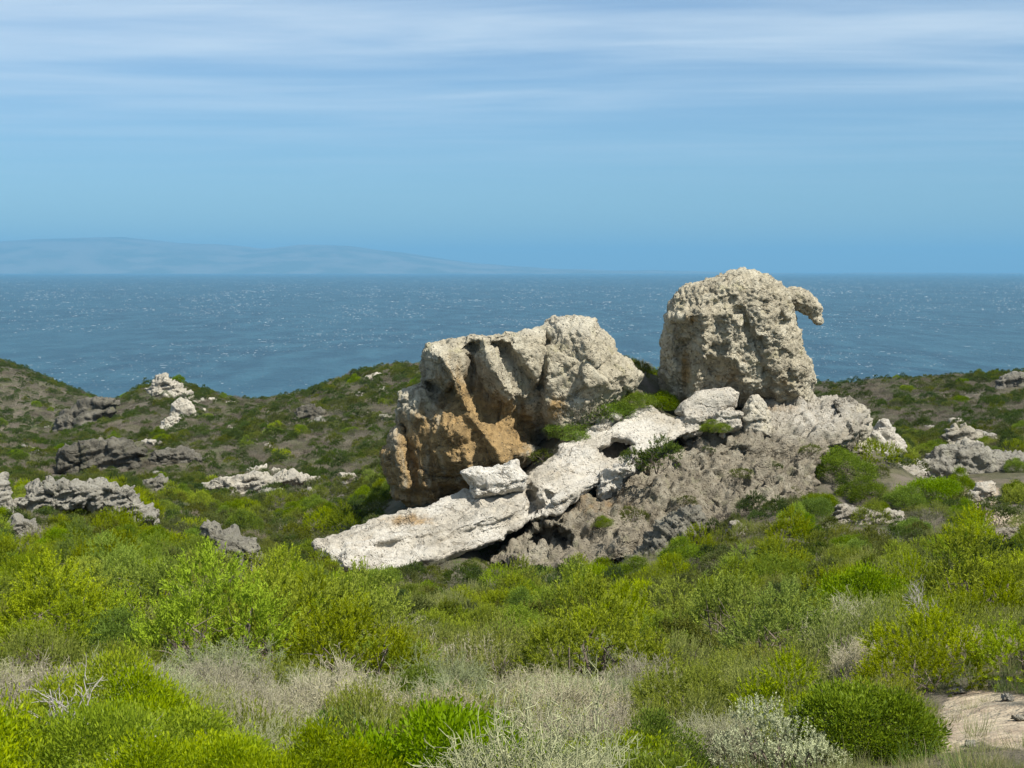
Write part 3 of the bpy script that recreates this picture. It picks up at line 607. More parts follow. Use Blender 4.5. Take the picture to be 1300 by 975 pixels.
outcrop('flat_ledge', [(1092, 612), (1100, 596), (1120, 588), (1150, 592), (1172, 598), (1170, 612), (1140, 620), (1105, 622)], 70.0, M_BROWN, 'flat pinkish rock ledge between green bushes', 42, 0.3, category='ledge')
outcrop('grey_dome', [(1160, 606), (1172, 584), (1192, 572), (1215, 565), (1240, 566), (1262, 575), (1290, 578), (1330, 576), (1370, 585), (1380, 615), (1330, 618), (1270, 612), (1248, 614), (1215, 606), (1180, 610)], 74.0, M_GREY, 'broad grey pitted dome of rock among bushes', 43, 0.25, category='outcrop', vox=0.1,
        rg=rough(43, 0.2, 1.4, 0.22, 0.8, 0.12, 0.4, 0.12, 0.35))
outcrop('crumbled_crag', [(1199, 562), (1202, 545), (1212, 538), (1228, 543), (1240, 546), (1250, 556), (1246, 565), (1220, 568)], None, M_FARPALE, 'crumbled pale crag on the scrubby slope above the grey dome', 44, 0.1, category='outcrop')
outcrop('pale_stone', [(1262, 565), (1264, 556), (1274, 556), (1276, 564)], None, M_WHITE, 'small white stone beside the crumbled crag', 45, 0.1, category='stone')
outcrop('pale_stone', [(1284, 562), (1286, 556), (1296, 557), (1297, 564)], None, M_WHITE, 'small white stone farther along from the crumbled crag', 46, 0.1, category='stone')
outcrop('pink_ledge', [(1056, 655), (1064, 641), (1078, 642), (1096, 648), (1120, 650), (1146, 650), (1150, 660), (1130, 668), (1090, 668), (1066, 664)], None, M_BROWN, 'low pinkish rock ledge in the green scrub', 47, 0.3, category='ledge')
outcrop('pink_stone', [(922, 678), (926, 664), (938, 660), (948, 668), (950, 678), (936, 684)], None, M_BROWN, 'small pink stone in the scrub below the mound', 48, 0.25, 0.2, category='stone')
outcrop('broken_bank', [(1226, 640), (1230, 626), (1240, 618), (1256, 612), (1262, 620), (1250, 634), (1240, 645)], None, M_WHITE, 'pale broken bank of rock below the grey dome', 49, 0.2, 0.3, category='outcrop')
outcrop('red_bank', [(1246, 688), (1254, 676), (1275, 670), (1310, 668), (1320, 690), (1280, 696)], None, M_BROWN, 'bare reddish brown rock bank in the bushes', 50, 0.1, 0.3, category='outcrop')
outcrop('lichened_outcrop', [(22, 636), (40, 622), (66, 614), (100, 615), (130, 614), (160, 620), (176, 632), (198, 642), (196, 649), (168, 648), (140, 640), (100, 636), (60, 638), (30, 642)], 62.0, M_GREY, 'jagged grey lichened outcrop above the yellow bushes', 51, 0.3, 0.1, category='outcrop',
        rg=rough(51, 0.15, 0.9, 0.10, 0.6, 0.05, 0.3, 0.03, 0.3, block=0.14, bsz=1.0, strata=[(0.5, 0.3, 0.0), (0.0, 0.6, 0.3), (-1.0, 0.5, 3.2)], sa=0.18))
outcrop('tilted_stone', [(4, 680), (8, 664), (20, 656), (42, 660), (54, 676), (52, 690), (26, 688)], 52.0, M_GREY, 'tilted grey stone poking out of yellow green bushes', 52, 0.3, 0.15, category='stone')
outcrop('edge_crag', [(-30, 650), (-20, 615), (-4, 606), (8, 604), (10, 616), (20, 632), (24, 646), (6, 650)], 62.0, M_GREY, 'grey crag with a white top beside the lichened outcrop', 53, 0.4, category='outcrop')
outcrop('slanting_outcrop', [(256, 668), (270, 664), (290, 676), (320, 684), (332, 696), (328, 704), (346, 714), (356, 726), (352, 736), (318, 738), (290, 732), (278, 712), (264, 690)], 50.0, M_GREY, 'slanting grey brown outcrop with a dark undercut in the bushes', 54, 0.15, category='outcrop',
        rg=rough(54, 0.14, 0.9, 0.16, 0.6, 0.07, 0.3, 0.04, 0.3, strata=[(0.9, 0.5, 1.8), (2, 1, 3), (1, 1, 1)], sa=0.15))
outcrop('pale_shelf', [(252, 616), (275, 610), (300, 606), (325, 600), (345, 604), (375, 600), (405, 608), (380, 614), (345, 616), (322, 628), (300, 624), (275, 620)], None, M_FARPALE, 'pale flat rock shelf among green scrub beyond the slab', 55, 0.25, 0.15, category='ledge', T=1.0, B=5.0)
outcrop('shelf_stone', [(432, 612), (432, 602), (446, 599), (456, 604), (454, 612), (444, 615)], None, M_WHITE, 'small white stone near the overhanging boulder', 56, 0.1, category='stone')
outcrop('summit_crag', [(188, 497), (194, 488), (204, 480), (209, 478), (218, 484), (236, 492), (250, 500), (246, 506), (228, 504), (212, 500), (198, 500)], None, M_FARPALE, 'pale jagged crag on the hill summit against the sea', 57, 0.2, category='outcrop', vox=0.35)
outcrop('hill_boulder', [(214, 526), (218, 514), (230, 507), (243, 510), (252, 522), (246, 530), (228, 530)], None, M_FARPALE, 'rounded pale boulder just under the hill summit', 58, 0.25, category='boulder', plain=True)
outcrop('hill_stone', [(252, 526), (256, 519), (264, 520), (264, 526)], None, M_FARPALE, 'small pale stone beside the rounded hill boulder', 59, 0.3, category='stone')
outcrop('hill_slab', [(199, 544), (206, 534), (218, 528), (230, 530), (226, 538), (212, 546)], None, M_FARPALE, 'tilted pale slab below the rounded hill boulder', 60, 0.25, category='rock')
outcrop('saddle_stone', [(282, 515), (286, 510), (300, 510), (304, 515)], None, M_FARPALE, 'low pale stone in the saddle below the summit crag', 61, 0.3, category='stone')
outcrop('dark_crag', [(58, 602), (66, 584), (84, 572), (110, 562), (140, 558), (170, 558), (180, 570), (176, 584), (150, 592), (120, 594), (90, 604)], None, M_FAR, 'dark grey crag of broken rock on the hillside', 62, 0.0, 0, 0.2, category='outcrop', vox=0.28)
outcrop('grey_crag', [(186, 586), (194, 576), (214, 570), (240, 570), (262, 580), (264, 588), (236, 590), (206, 590)], None, M_FAR, 'low grey crag beside the dark crag on the hillside', 63, 0.05, category='outcrop', vox=0.25)
outcrop('brown_crag', [(58, 545), (74, 528), (96, 518), (120, 508), (146, 504), (152, 514), (140, 526), (110, 540), (80, 552)], None, M_FAR, 'long brown rock face below the summit crag', 64, 0.0, 0.2, category='outcrop', vox=0.4)
outcrop('scrub_ledge', [(172, 620), (185, 608), (205, 604), (215, 612), (210, 622), (190, 624)], None, M_GREY, 'grey ledge in the scrub beside the pale shelf', 65, 0.1, category='ledge')
outcrop('ridge_rock', [(370, 530), (378, 518), (396, 514), (412, 522), (408, 532), (388, 534)], None, M_FAR, 'grey rock on the hillside under the ridge', 66, 0.0, category='rock', vox=0.3)
outcrop('skyline_rock', [(1262, 490), (1270, 478), (1284, 475), (1300, 473), (1330, 474), (1340, 490), (1300, 494)], None, M_FAR, 'rough rock breaking the skyline above the sea', 67, 0.1, category='outcrop', vox=0.3)

# ------------------------------------------------------------------ plants
def unit(a): return a / np.maximum(np.linalg.norm(a, axis=-1, keepdims=True), 1e-9)
def leaves(rng, pos, d, length, width, tint, fold=0.25):
    """kite-shaped leaves, one quad each"""
    n = len(pos); side = unit(np.cross(d, unit(rng.normal(size=(n, 3))))); nrm = np.cross(side, d)
    L = length[:, None]; W = width[:, None] / 2
    a = pos; tip = pos + d * L; mid = pos + d * L * 0.45 + nrm * W * fold * 2
    v = np.stack([a, mid + side * W, tip, mid - side * W], 1).reshape(-1, 3)
    f = np.arange(4 * n).reshape(n, 4); return v, f, np.repeat(tint, 4)
def ribbons(rng, p0, p1, w0, w1, tint, bend=0.12):
    """three-sided tapering twigs with one bend"""
    n = len(p0); d = unit(p1 - p0); ln = np.linalg.norm(p1 - p0, axis=1)[:, None]
    s = unit(np.cross(d, unit(rng.normal(size=(n, 3))))); t = np.cross(d, s)
    pm = (p0 + p1) / 2 + rng.normal(size=(n, 3)) * bend * ln
    rings = []
    for p, w in ((p0, w0), (pm, (w0 + w1) / 2), (p1, w1)):
        for k in range(3):
            a = 2 * pi * k / 3; rings.append(p + (s * cos(a) + t * sin(a)) * w[:, None] / 2)
    v = np.stack(rings, 1).reshape(-1, 3)
    f0 = np.array([(r * 3 + k, r * 3 + (k + 1) % 3, r * 3 + 3 + (k + 1) % 3, r * 3 + 3 + k) for r in (0, 1) for k in range(3)])
    f = (f0[None] + 9 * np.arange(n)[:, None, None]).reshape(-1, 4); return v, f, np.repeat(tint, 9)
def joinm(parts):
    v, f, t, o = [], [], [], 0
    for a, b, c in parts: v.append(a); f.append(b + o); t.append(c); o += len(a)
    return np.concatenate(v), np.concatenate(f), np.concatenate(t)
def to_mesh(name, parts, mat):
    v, f, t = joinm(parts); return mesh_from(name, v, f, mat, {'tint': np.clip(t, 0, 1)})
def dome(rng, n, rx, h, inner=0.6, lump=0.3, seed=0, low=-0.1):
    """points on the skin of a bush made of several rounded lobes, with the outward direction"""
    nl = 9; a = np.arange(nl) * 2.4 + rng.random(nl) * 0.8; e = np.concatenate([[1.35], 0.15 + 0.75 * rng.random(nl - 1)])
    c = np.stack([np.cos(a) * np.cos(e), np.sin(a) * np.cos(e), np.sin(e)], 1) * (0.60 * rx, 0.60 * rx, 0.62 * h) * (1 + lump * rng.normal(size=(nl, 1)) * 0.6)
    r = rx * (0.36 + lump * 0.5 * rng.random(nl)); k = rng.integers(0, nl, n * 3)
    d = unit(rng.normal(size=(n * 3, 3)) + unit(c[k] + (0, 0, 0.25)) * 0.9); f = inner + (1 - inner) * rng.random(n * 3) ** 0.5
    p = c[k] + d * (r[k] * f)[:, None] * (1, 1, min(1.0, h / rx)); keep = p[:, 2] > 0.0
    for i in range(nl): keep &= ~((np.linalg.norm((p - c[i]) / (1, 1, min(1.0, h / rx)), axis=1) < r[i] * 0.72) & (k != i))
    p, d = p[keep][:n], d[keep][:n]; return p, d
def stems(rng, n, rx, h, w=0.035, levels=2):
    a = rng.random(n) * 2 * pi; r = rng.random(n) ** 0.5 * rx * 0.65
    p0 = np.stack([np.cos(a) * 0.06, np.sin(a) * 0.06, np.full(n, -0.12)], 1); p1 = np.stack([np.cos(a) * r, np.sin(a) * r, h * (0.45 + 0.3 * rng.random(n))], 1)
    out = [ribbons(rng, p0, p1, np.full(n, w), np.full(n, w * 0.45), rng.random(n))]
    m = n * 4; k = rng.integers(0, n, m); s = 0.4 + 0.5 * rng.random(m); q0 = p0[k] + (p1[k] - p0[k]) * s[:, None]
    q1 = q0 + unit(rng.normal(size=(m, 3)) * (0.8, 0.8, 0.4) + (0, 0, 0.6)) * (0.25 + 0.2 * rng.random(m))[:, None] * h
    out.append(ribbons(rng, q0, q1, np.full(m, w * 0.4), np.full(m, w * 0.15), rng.random(m)))
    return out
def spray_shrub(seed, rx, h, nspray, nleaf, slen, llen, lwid, up=0.6, open_=0.5, lump=0.25):
    """upright feathery sprays"""
    rng = np.random.default_rng(seed); p, d = dome(rng, nspray, rx, h, 0.6, lump, seed); n = len(p)
    ax = unit(d * (1 - up) + np.array([0, 0, up]) + rng.normal(size=(n, 3)) * 0.16)
    sl = slen * (0.6 + 0.7 * rng.random(n)); st = rng.random(n) * 0.55
    t = rng.random((n, nleaf)); base = p[:, None] + ax[:, None] * (t * sl[:, None] - 0.3 * sl[:, None])[..., None]
    rad = unit(rng.normal(size=(n, nleaf, 3))); rad = rad - (rad * ax[:, None]).sum(-1, keepdims=True) * ax[:, None]
    ld = unit(ax[:, None] * (1 - open_ * 0.5) + rad * open_); ll = llen * (0.6 + 0.7 * rng.random((n, nleaf))) * (1.1 - 0.5 * t)
    tt = st[:, None] + 0.45 * t + 0.12 * rng.random((n, nleaf))
    return [leaves(rng, base.reshape(-1, 3), ld.reshape(-1, 3), ll.ravel(), ll.ravel() * lwid / llen, tt.ravel())]
def leafy_shrub(seed, rx, h, nclump, nleaf, csize, llen, lwid, lump=0.3):
    """clumps of broad leaves"""
    rng = np.random.default_rng(seed); p, d = dome(rng, nclump, rx, h, 0.7, lump, seed); n = len(p)
    off = rng.normal(size=(n, nleaf, 3)) * csize * 0.5; base = p[:, None] + off; base[..., 2] = np.maximum(base[..., 2], 0.02)
    ld = unit(off / csize + d[:, None] * 0.6 + np.array([0, 0, 0.55]) + rng.normal(size=off.shape) * 0.45)
    ll = llen * (0.6 + 0.7 * rng.random((n, nleaf))); tt = rng.random(n)[:, None] * 0.6 + 0.4 * rng.random((n, nleaf)) + 0.2 * off[..., 2] / csize
    return [leaves(rng, base.reshape(-1, 3), ld.reshape(-1, 3), ll.ravel(), ll.ravel() * lwid / llen, tt.ravel())]
def twig_shrub(seed, rx, h, n1, n2, n3, w=0.007, leafn=0, llen=0.02, lwid=0.008, upright=0.35):
    """a tangle of thin stems, sometimes with tiny leaves"""
    rng = np.random.default_rng(seed); p, d = dome(rng, n1, rx, h, 0.75, 0.3, seed); n = len(p)
    p0 = p * (0.25, 0.25, 0.0) + (0, 0, -0.05); out = [ribbons(rng, p0, p, np.full(n, w * 1.6), np.full(n, w * 0.8), rng.random(n), 0.08)]
    k = np.repeat(np.arange(n), n2); m = len(k); s = 0.35 + 0.65 * rng.random(m)
    q0 = p0[k] + (p[k] - p0[k]) * s[:, None]; dd = unit(unit(p[k] - p0[k]) * 0.7 + rng.normal(size=(m, 3)) * 0.55 + (0, 0, upright)); ln = (0.14 + 0.18 * rng.random(m)) * (rx + h) / 1.4
    q1 = q0 + dd * ln[:, None]; q1[:, 2] = np.maximum(q1[:, 2], 0.01); out.append(ribbons(rng, q0, q1, np.full(m, w * 0.8), np.full(m, w * 0.45), rng.random(m)))
    k2 = np.repeat(np.arange(m), n3); m2 = len(k2); s = 0.25 + 0.75 * rng.random(m2); r0 = q0[k2] + (q1[k2] - q0[k2]) * s[:, None]
    r1 = r0 + unit(dd[k2] * 0.6 + rng.normal(size=(m2, 3)) * 0.7 + (0, 0, upright * 0.6)) * (0.05 + 0.08 * rng.random(m2))[:, None] * (rx + h) / 1.4
    out.append(ribbons(rng, r0, r1, np.full(m2, w * 0.6), np.full(m2, w * 0.3), 0.3 + 0.7 * rng.random(m2)))
    lv = []
    if leafn:
        k3 = rng.integers(0, m2, leafn); s = rng.random(leafn); b = r0[k3] + (r1[k3] - r0[k3]) * s[:, None]
        ll = llen * (0.6 + 0.8 * rng.random(leafn)); lv = [leaves(rng, b, unit(unit(r1[k3] - r0[k3]) + rng.normal(size=(leafn, 3)) * 0.6), ll, ll * lwid / llen, rng.random(leafn))]
    return out, lv
def grass_tuft(seed, n, h, r, w=0.006):
    rng = np.random.default_rng(seed); a = rng.random(n) * 2 * pi; q = rng.random(n) ** 0.6 * r
    p0 = np.stack([np.cos(a) * q, np.sin(a) * q, np.full(n, -0.02)], 1); p1 = p0 + np.stack([np.cos(a) * 0.5, np.sin(a) * 0.5, np.ones(n)], 1) * (h * (0.4 + 0.8 * rng.random(n)))[:, None] + rng.normal(size=(n, 3)) * h * 0.2
    return [ribbons(rng, p0, p1, np.full(n, w), np.full(n, w * 0.2), rng.random(n), 0.1)]

# kinds: list of variants, each (mesh, stem mesh or None); unit size about 1 m tall
KINDS = {}
def kind(name, variants): KINDS[name] = variants
def _stem(seed, rx, h, n=7, mat=None): return to_mesh('stem', stems(np.random.default_rng(seed), n, rx, h), mat or M_STEM)
kind('heath_shrub', [(to_mesh('heath_shrub', spray_shrub(s, 0.72, 0.82, 420, 32, 0.20, 0.044, 0.013, 0.36, 0.65, 0.36), M_HEATH), _stem(s, 0.7, 0.8)) for s in (101, 102, 103, 104)])
kind('olive_shrub', [(to_mesh('olive_shrub', spray_shrub(s, 0.75, 0.68, 340, 22, 0.17, 0.050, 0.018, 0.3, 0.7, 0.3), M_OLIVE), _stem(s, 0.7, 0.7)) for s in (111, 112, 113, 114)])
kind('mastic_shrub', [(to_mesh('mastic_shrub', leafy_shrub(s, 0.78, 0.80, 300, 48, 0.12, 0.046, 0.018, 0.32), M_MASTIC), _stem(s, 0.7, 0.75)) for s in (121, 122, 123, 124)])
kind('rockrose_shrub', [(to_mesh('rockrose_shrub', leafy_shrub(s, 0.78, 0.80, 420, 46, 0.11, 0.040, 0.012, 0.34), M_ROCKROSE), _stem(s, 0.7, 0.75)) for s in (126, 127, 128)])
kind('juniper_shrub', [(to_mesh('juniper_shrub', spray_shrub(s, 0.75, 0.85, 400, 24, 0.16, 0.050, 0.018, 0.3, 0.75, 0.4), M_JUNIPER), _stem(s, 0.7, 0.8)) for s in (131, 132, 133)])
kind('feathery_shrub', [(to_mesh('feathery_shrub', spray_shrub(s, 0.80, 0.72, 480, 24, 0.28, 0.045, 0.010, 0.6, 0.4, 0.25), M_FEATHER), _stem(s, 0.7, 0.7)) for s in (141, 142, 143)])
def _dry(s, mat, lm=None, lf=0):
    tw, lv = twig_shrub(s, 0.78, 0.72, 90, 8, 5, 0.010, lf); m = to_mesh('dry_shrub', tw, mat)
    return (m, to_mesh('foliage', lv, lm) if lv else None)
kind('dry_shrub', [_dry(s, M_DRY, M_FEATHER, 3200) for s in (151, 152, 153, 154)])
kind('grey_shrub', [(to_mesh('grey_shrub', spray_shrub(s, 0.8, 0.5, 240, 18, 0.2, 0.06, 0.010, 0.5, 0.8, 0.3), M_GREYSCRUB), None) for s in (161, 162, 163)])
kind('silver_shrub', [(to_mesh('silver_shrub', spray_shrub(s, 0.75, 0.75, 420, 20, 0.14, 0.036, 0.014, 0.6, 0.75, 0.3), M_SILVER), _stem(s, 0.6, 0.6)) for s in (171,)])
kind('blue_spurge', [(to_mesh('blue_spurge', spray_shrub(s, 0.8, 0.5, 160, 18, 0.14, 0.04, 0.014, 0.55, 0.7, 0.15), M_BLUE), _stem(s, 0.5, 0.4)) for s in (181,)])

def copy_plant(kindname, var, loc, size, rotz, label, group, with_parts=True, squash=1.0, tilt=(0, 0), category='shrub', name=None):
    """a plant near enough to show its parts is an Empty with foliage and stem; a farther one is a single mesh"""
    me, st = KINDS[kindname][var % len(KINDS[kindname])]; parts = with_parts and st is not None
    o = bpy.data.objects.new(name or kindname, None if parts else me); COL.objects.link(o)
    o.location = loc; o.rotation_euler = (tilt[0], tilt[1], rotz); o.scale = (size, size, size * squash)
    if parts:
        o.empty_display_size = 0.1
        for pn, pm in (('twigs' if kindname == 'dry_shrub' else 'foliage', me), (st.name.split('.')[0], st)):
            c = bpy.data.objects.new(pn, pm); COL.objects.link(c); c.parent = o
    return tag(o, label, category, group)

PLANTS = []                                  # (kind, x, y, z, size, squash)
placed = {}
def try_place(k, x, y, size, squash=1.0, sep=0.45, force=False, sink=0.05, z=None):
    c = 1.0 if y < 90 else 2.5
    r = size * 0.75 * sep; gi, gj = int(math.floor(x / c)), int(math.floor(y / c)); far = y >= 90
    if not force:
        if (int(math.floor(x / 0.5)), int(math.floor(y / 0.5))) in OCC: return False
        m = int(math.ceil((r + 1.2) / c))
        for a in range(gi - m, gi + m + 1):
            for b in range(gj - m, gj + m + 1):
                for (px, py, pr) in placed.get((far, a, b), ()):
                    if (px - x) ** 2 + (py - y) ** 2 < (r + pr) ** 2: return False
    placed.setdefault((far, gi, gj), []).append((x, y, r))
    PLANTS.append([k, x, y, z, size, squash, sink]); return True

SPECIAL = []
def special(k, u, v, y, size, label, squash=1.0, var=0, category='shrub', group=None, name=None, dz=0.0, on_rock=False):
    """a plant picked out in the photograph: base pixel, distance"""
    p = P(u, v, y) if on_rock else ground_at(u, v, (y - 4) if y else 5.0, 100.0); copy_plant(k, var, (p[0], p[1], p[2] + dz), size, RNG.random() * 6.28, label, group, True, squash, (0, 0), category, name)
    g = (int(math.floor(p[0])), int(math.floor(p[1]))); placed.setdefault((p[1] >= 90,) + g, []).append((p[0], p[1], size * 0.5))
# plants round the rocks
special('juniper_shrub', 1108, 548, 71.0, 1.45, 'dark round juniper beside the shoulder of the mound', 1.25)
special('mastic_shrub', 838, 520, 70.0, 1.15, 'deep green bush against the side of the beaked boulder', 0.9)
special('grey_shrub', 742, 545, 66.0, 2.0, 'dry grey brown bush leaning on the overhanging boulder', 1.5)
special('juniper_shrub', 835, 596, 62.3, 1.6, 'dark bluish bush growing out of the white slab', 0.95, 1, on_rock=True)
special('juniper_shrub', 812, 590, 62.8, 0.9, 'small dark bush at the edge of the dark gap in the slab', 1.0, 2, on_rock=True)
special('mastic_shrub', 908, 548, 66.5, 1.0, 'green tuft of bush between the pale stones', 0.6, 1, on_rock=True)
special('mastic_shrub', 765, 535, 67.4, 1.9, 'spreading green bush above the edge of the slab', 0.6, 2)
special('mastic_shrub', 795, 518, 68.2, 1.7, 'low green bush in the gap between the two boulders', 0.6, 3)
special('mastic_shrub', 726, 556, 66.4, 1.7, 'light green bush in the hollow under the overhanging boulder', 0.55, 0)
special('olive_shrub', 690, 588, 65.2, 1.2, 'dull green bush at the mouth of the shaded hollow', 0.7, 1)
special('olive_shrub', 660, 583, 66.0, 0.9, 'small dull bush behind the angular white block', 0.7, 2)
special('olive_shrub', 820, 532, 67.6, 0.9, 'dull bush at the head of the slab', 0.6, 3)
special('juniper_shrub', 622, 706, 56.6, 0.9, 'small dark bush at the lower edge of the slab', 0.9, 0)
special('mastic_shrub', 1065, 606, 65.5, 1.9, 'dense green bush in front of the mound', 0.85, 0)
special('mastic_shrub', 1100, 636, 62.0, 1.5, 'green bush below the flat pinkish ledge', 0.8, 1)
special('mastic_shrub', 1180, 640, 63.0, 1.7, 'dense green bush under the grey dome', 0.85, 2)
special('mastic_shrub', 1150, 645, 62.0, 1.2, 'small green bush beside the pink ledge', 0.9, 3)
special('juniper_shrub', 1268, 668, 58.0, 1.5, 'dark bush above the reddish bank', 0.8, 1)
special('olive_shrub', 1010, 640, 61.0, 1.3, 'olive bush at the foot of the honeycombed mound', 0.8, 0)
special('olive_shrub', 660, 618, 64.6, 0.5, 'tiny dull tuft in a crack of the slab', 0.7, 0, on_rock=True)
special('juniper_shrub', 102, 668, 50.0, 1.1, 'dark round bush below the lichened outcrop', 1.0, 0)
special('juniper_shrub', 128, 670, 49.0, 0.8, 'small dark bush beside the dark round bush', 1.0, 1)
special('olive_shrub', 805, 660, 58.6, 0.9, 'olive tuft on the brown honeycombed rock', 0.8, 2, on_rock=True)
for u, v, k, sz, lab in ((940, 606, 'olive_shrub', 0.8, 'small olive bush on the flank of the honeycombed mound'), (985, 596, 'juniper_shrub', 0.55, 'tiny dark bush high on the honeycombed mound'), (870, 640, 'olive_shrub', 0.7, 'dull tuft in a crevice of the honeycombed mound'),
                        (765, 668, 'mastic_shrub', 0.7, 'green tuft near the cave in the honeycombed mound'), (1030, 575, 'olive_shrub', 0.8, 'olive bush at the pale end of the honeycombed mound'), (900, 575, 'juniper_shrub', 0.5, 'tiny dark tuft under the pale stones')):
    special(k, u, v, float(mound_y(np.array(u), np.array(v))) - 1.1, sz, lab, 0.7, 1, on_rock=True)
special('silver_shrub', 985, 985, None, 0.62, 'pale silvery shrub with small downy leaves', 1.05)
special('silver_shrub', 1030, 985, None, 0.40, 'yellowing low clump beside the pale silvery shrub', 0.9, 0)
special('mastic_shrub', 1092, 965, None, 0.66, 'dense rounded green bush beside the pale silvery shrub', 0.95, 2)
special('mastic_shrub', 1125, 960, None, 0.5, 'smaller rounded green bush at the edge of the sandy patch', 0.95, 1)
special('blue_spurge', 1005, 899, None, 0.22, 'small blue green clump behind the silvery shrub', 0.9)

CLEAR.append((np.array([(1150, 892), (1200, 880), (1300, 878), (1300, 955), (1175, 952)], float), 10.5)); CLEAR.append((np.array([(925, 905), (960, 888), (1060, 888), (1150, 890), (1150, 975), (925, 975)], float), 9.9))
# the scrub itself: what grows where along the slope
def choose(u, y, nz, r):
    if y < 9.8:
        if u < 420: w = dict(rockrose_shrub=7, mastic_shrub=0.8, dry_shrub=1.2)
        elif u < 620: w = dict(dry_shrub=3, mastic_shrub=3, rockrose_shrub=1, feathery_shrub=1.5)
        elif u < 720: w = dict(dry_shrub=6, feathery_shrub=1)
        elif u < 940: w = dict(mastic_shrub=3.5, rockrose_shrub=2, dry_shrub=1.5, feathery_shrub=1.5)
        else: w = dict(mastic_shrub=3, feathery_shrub=5)
    elif y < 17.5:
        if u < 380: w = dict(dry_shrub=8, feathery_shrub=2.5, heath_shrub=0.5)
        elif u < 620: w = dict(dry_shrub=7, mastic_shrub=1.8, feathery_shrub=1.5)
        elif u < 860: w = dict(dry_shrub=8, feathery_shrub=2.5, heath_shrub=0.6)
        else: w = dict(feathery_shrub=5, heath_shrub=4, dry_shrub=1)
    elif y < 24:
        if u < 480: w = dict(heath_shrub=8, olive_shrub=1, mastic_shrub=1.2, feathery_shrub=0.7)
        elif u < 660: w = dict(feathery_shrub=4, heath_shrub=3, olive_shrub=2, dry_shrub=1)
        else: w = dict(heath_shrub=6, feathery_shrub=3, olive_shrub=2, mastic_shrub=1, dry_shrub=0.9)
    elif y < 42:
        if u < 260: w = dict(heath_shrub=7, olive_shrub=1.2, mastic_shrub=1.2)
        elif u < 480: w = dict(heath_shrub=5, olive_shrub=3, juniper_shrub=1)
        else: w = dict(heath_shrub=5, olive_shrub=4, feathery_shrub=1.4, grey_shrub=1.1, mastic_shrub=1.2, juniper_shrub=0.6)
    elif y < 90: w = dict(olive_shrub=5, heath_shrub=1.4, mastic_shrub=1.5, juniper_shrub=2.2, grey_shrub=2, feathery_shrub=0.7)
    else: w = dict(olive_shrub=2.2 * max(0.2, 0.9 + 1.6 * nz) * (1.0 if y < 280 else 0.4), heath_shrub=0.05, mastic_shrub=0.12 * max(0.1, 0.8 + 1.6 * nz), juniper_shrub=3.0, grey_shrub=7.5 * max(0.2, 0.8 - 1.5 * nz))
    ks = list(w); ws = np.cumsum([max(w[k], 0) for k in ks]); return ks[int(np.searchsorted(ws, r * ws[-1]))]
SIZE = dict(heath_shrub=(0.9, 1.5), olive_shrub=(0.7, 1.2), mastic_shrub=(0.75, 1.25), rockrose_shrub=(0.8, 1.3), juniper_shrub=(0.6, 1.15), feathery_shrub=(0.75, 1.15), dry_shrub=(0.75, 1.15), grey_shrub=(0.7, 1.2))
def scatter(n, ya, yb, sc=1.0, sep=0.45, smax=0.62):
    # even over the ground's area
    y = np.sqrt(RNG.random(n) * (yb ** 2 - ya ** 2) + ya ** 2); X = (RNG.random(n) * 2 - 1) * 0.46; x = X * (y + 2)
    nz = 1.6 * fbm(np.stack([x, y, 0 * x], 1), 30.0 if ya >= 85 else 9.0, 3, 77)
    z = height(x, y); u, v = project(np.stack([x, y, z], 1)); r1 = RNG.random(n); r2 = RNG.random(n); r3 = RNG.random(n)
    bare = np.zeros(n)
    for poly, yr in CLEAR:
        c = y < yr - 0.3
        if not c.any(): continue
        lo, hi = poly.min(0), poly.max(0); tz = z[c] + 0.85 * sc * (0.55 if yb < 17 else 0.95); uu, tv = project(np.stack([x[c], y[c], tz], 1)); bad = np.zeros(c.sum(), bool)
        for du, dv in ((0, 2), (-0.35, 0), (0.35, 0)):
            a_ = uu + du * FPX / y[c]; b_ = tv + dv + (0.15 * FPX / y[c] if du else 0); m_ = (a_ > lo[0]) & (a_ < hi[0]) & (b_ > lo[1]) & (b_ < hi[1])
            if m_.any(): q_ = np.zeros(len(a_), bool); q_[m_] = poly_dist(poly, a_[m_], b_[m_]) > 3.0; bad |= q_
        bare[np.nonzero(c)[0][bad]] = 1
    for (a, b, ra, rb) in SAND: bare = np.maximum(bare, (((u - a) / ra) ** 2 + ((v - b) / rb) ** 2 < 1.3) & (y < 75))
    for i in range(n):
        if bare[i] or z[i] < 1.0 or (u[i] > 1135 and y[i] < 10.4) or (915 < u[i] < 1140 and y[i] < 9.2): continue
        k = choose(u[i], y[i], nz[i], r1[i]); a, b = SIZE[k]; s = (a + (b - a) * r2[i]) * sc
        if y[i] < 11.5: s *= 0.62
        elif y[i] < 16.5: s *= 0.75
        if 16.5 < y[i] < 30 and u[i] < 430 and k == 'heath_shrub': s *= 1.18
        # nothing in front of the rocks that stand clear
        try_place(k, x[i], y[i], s, 0.8 + 0.45 * r3[i], sep)
scatter(1500, 5.5, 11.5, 1.0, 0.62); scatter(2000, 11.5, 24, 1.0, 0.72); scatter(6000, 24, 62, 1.0, 0.76); scatter(5000, 62, 90, 1.0, 0.7)
scatter(19000, 90, 160, 1.1, 0.68); scatter(38000, 160, 300, 1.3, 0.66); scatter(26000, 300, 470, 1.6, 0.62)  # farthest belt: extra dense dark cover stands in for cloud shade on the headland

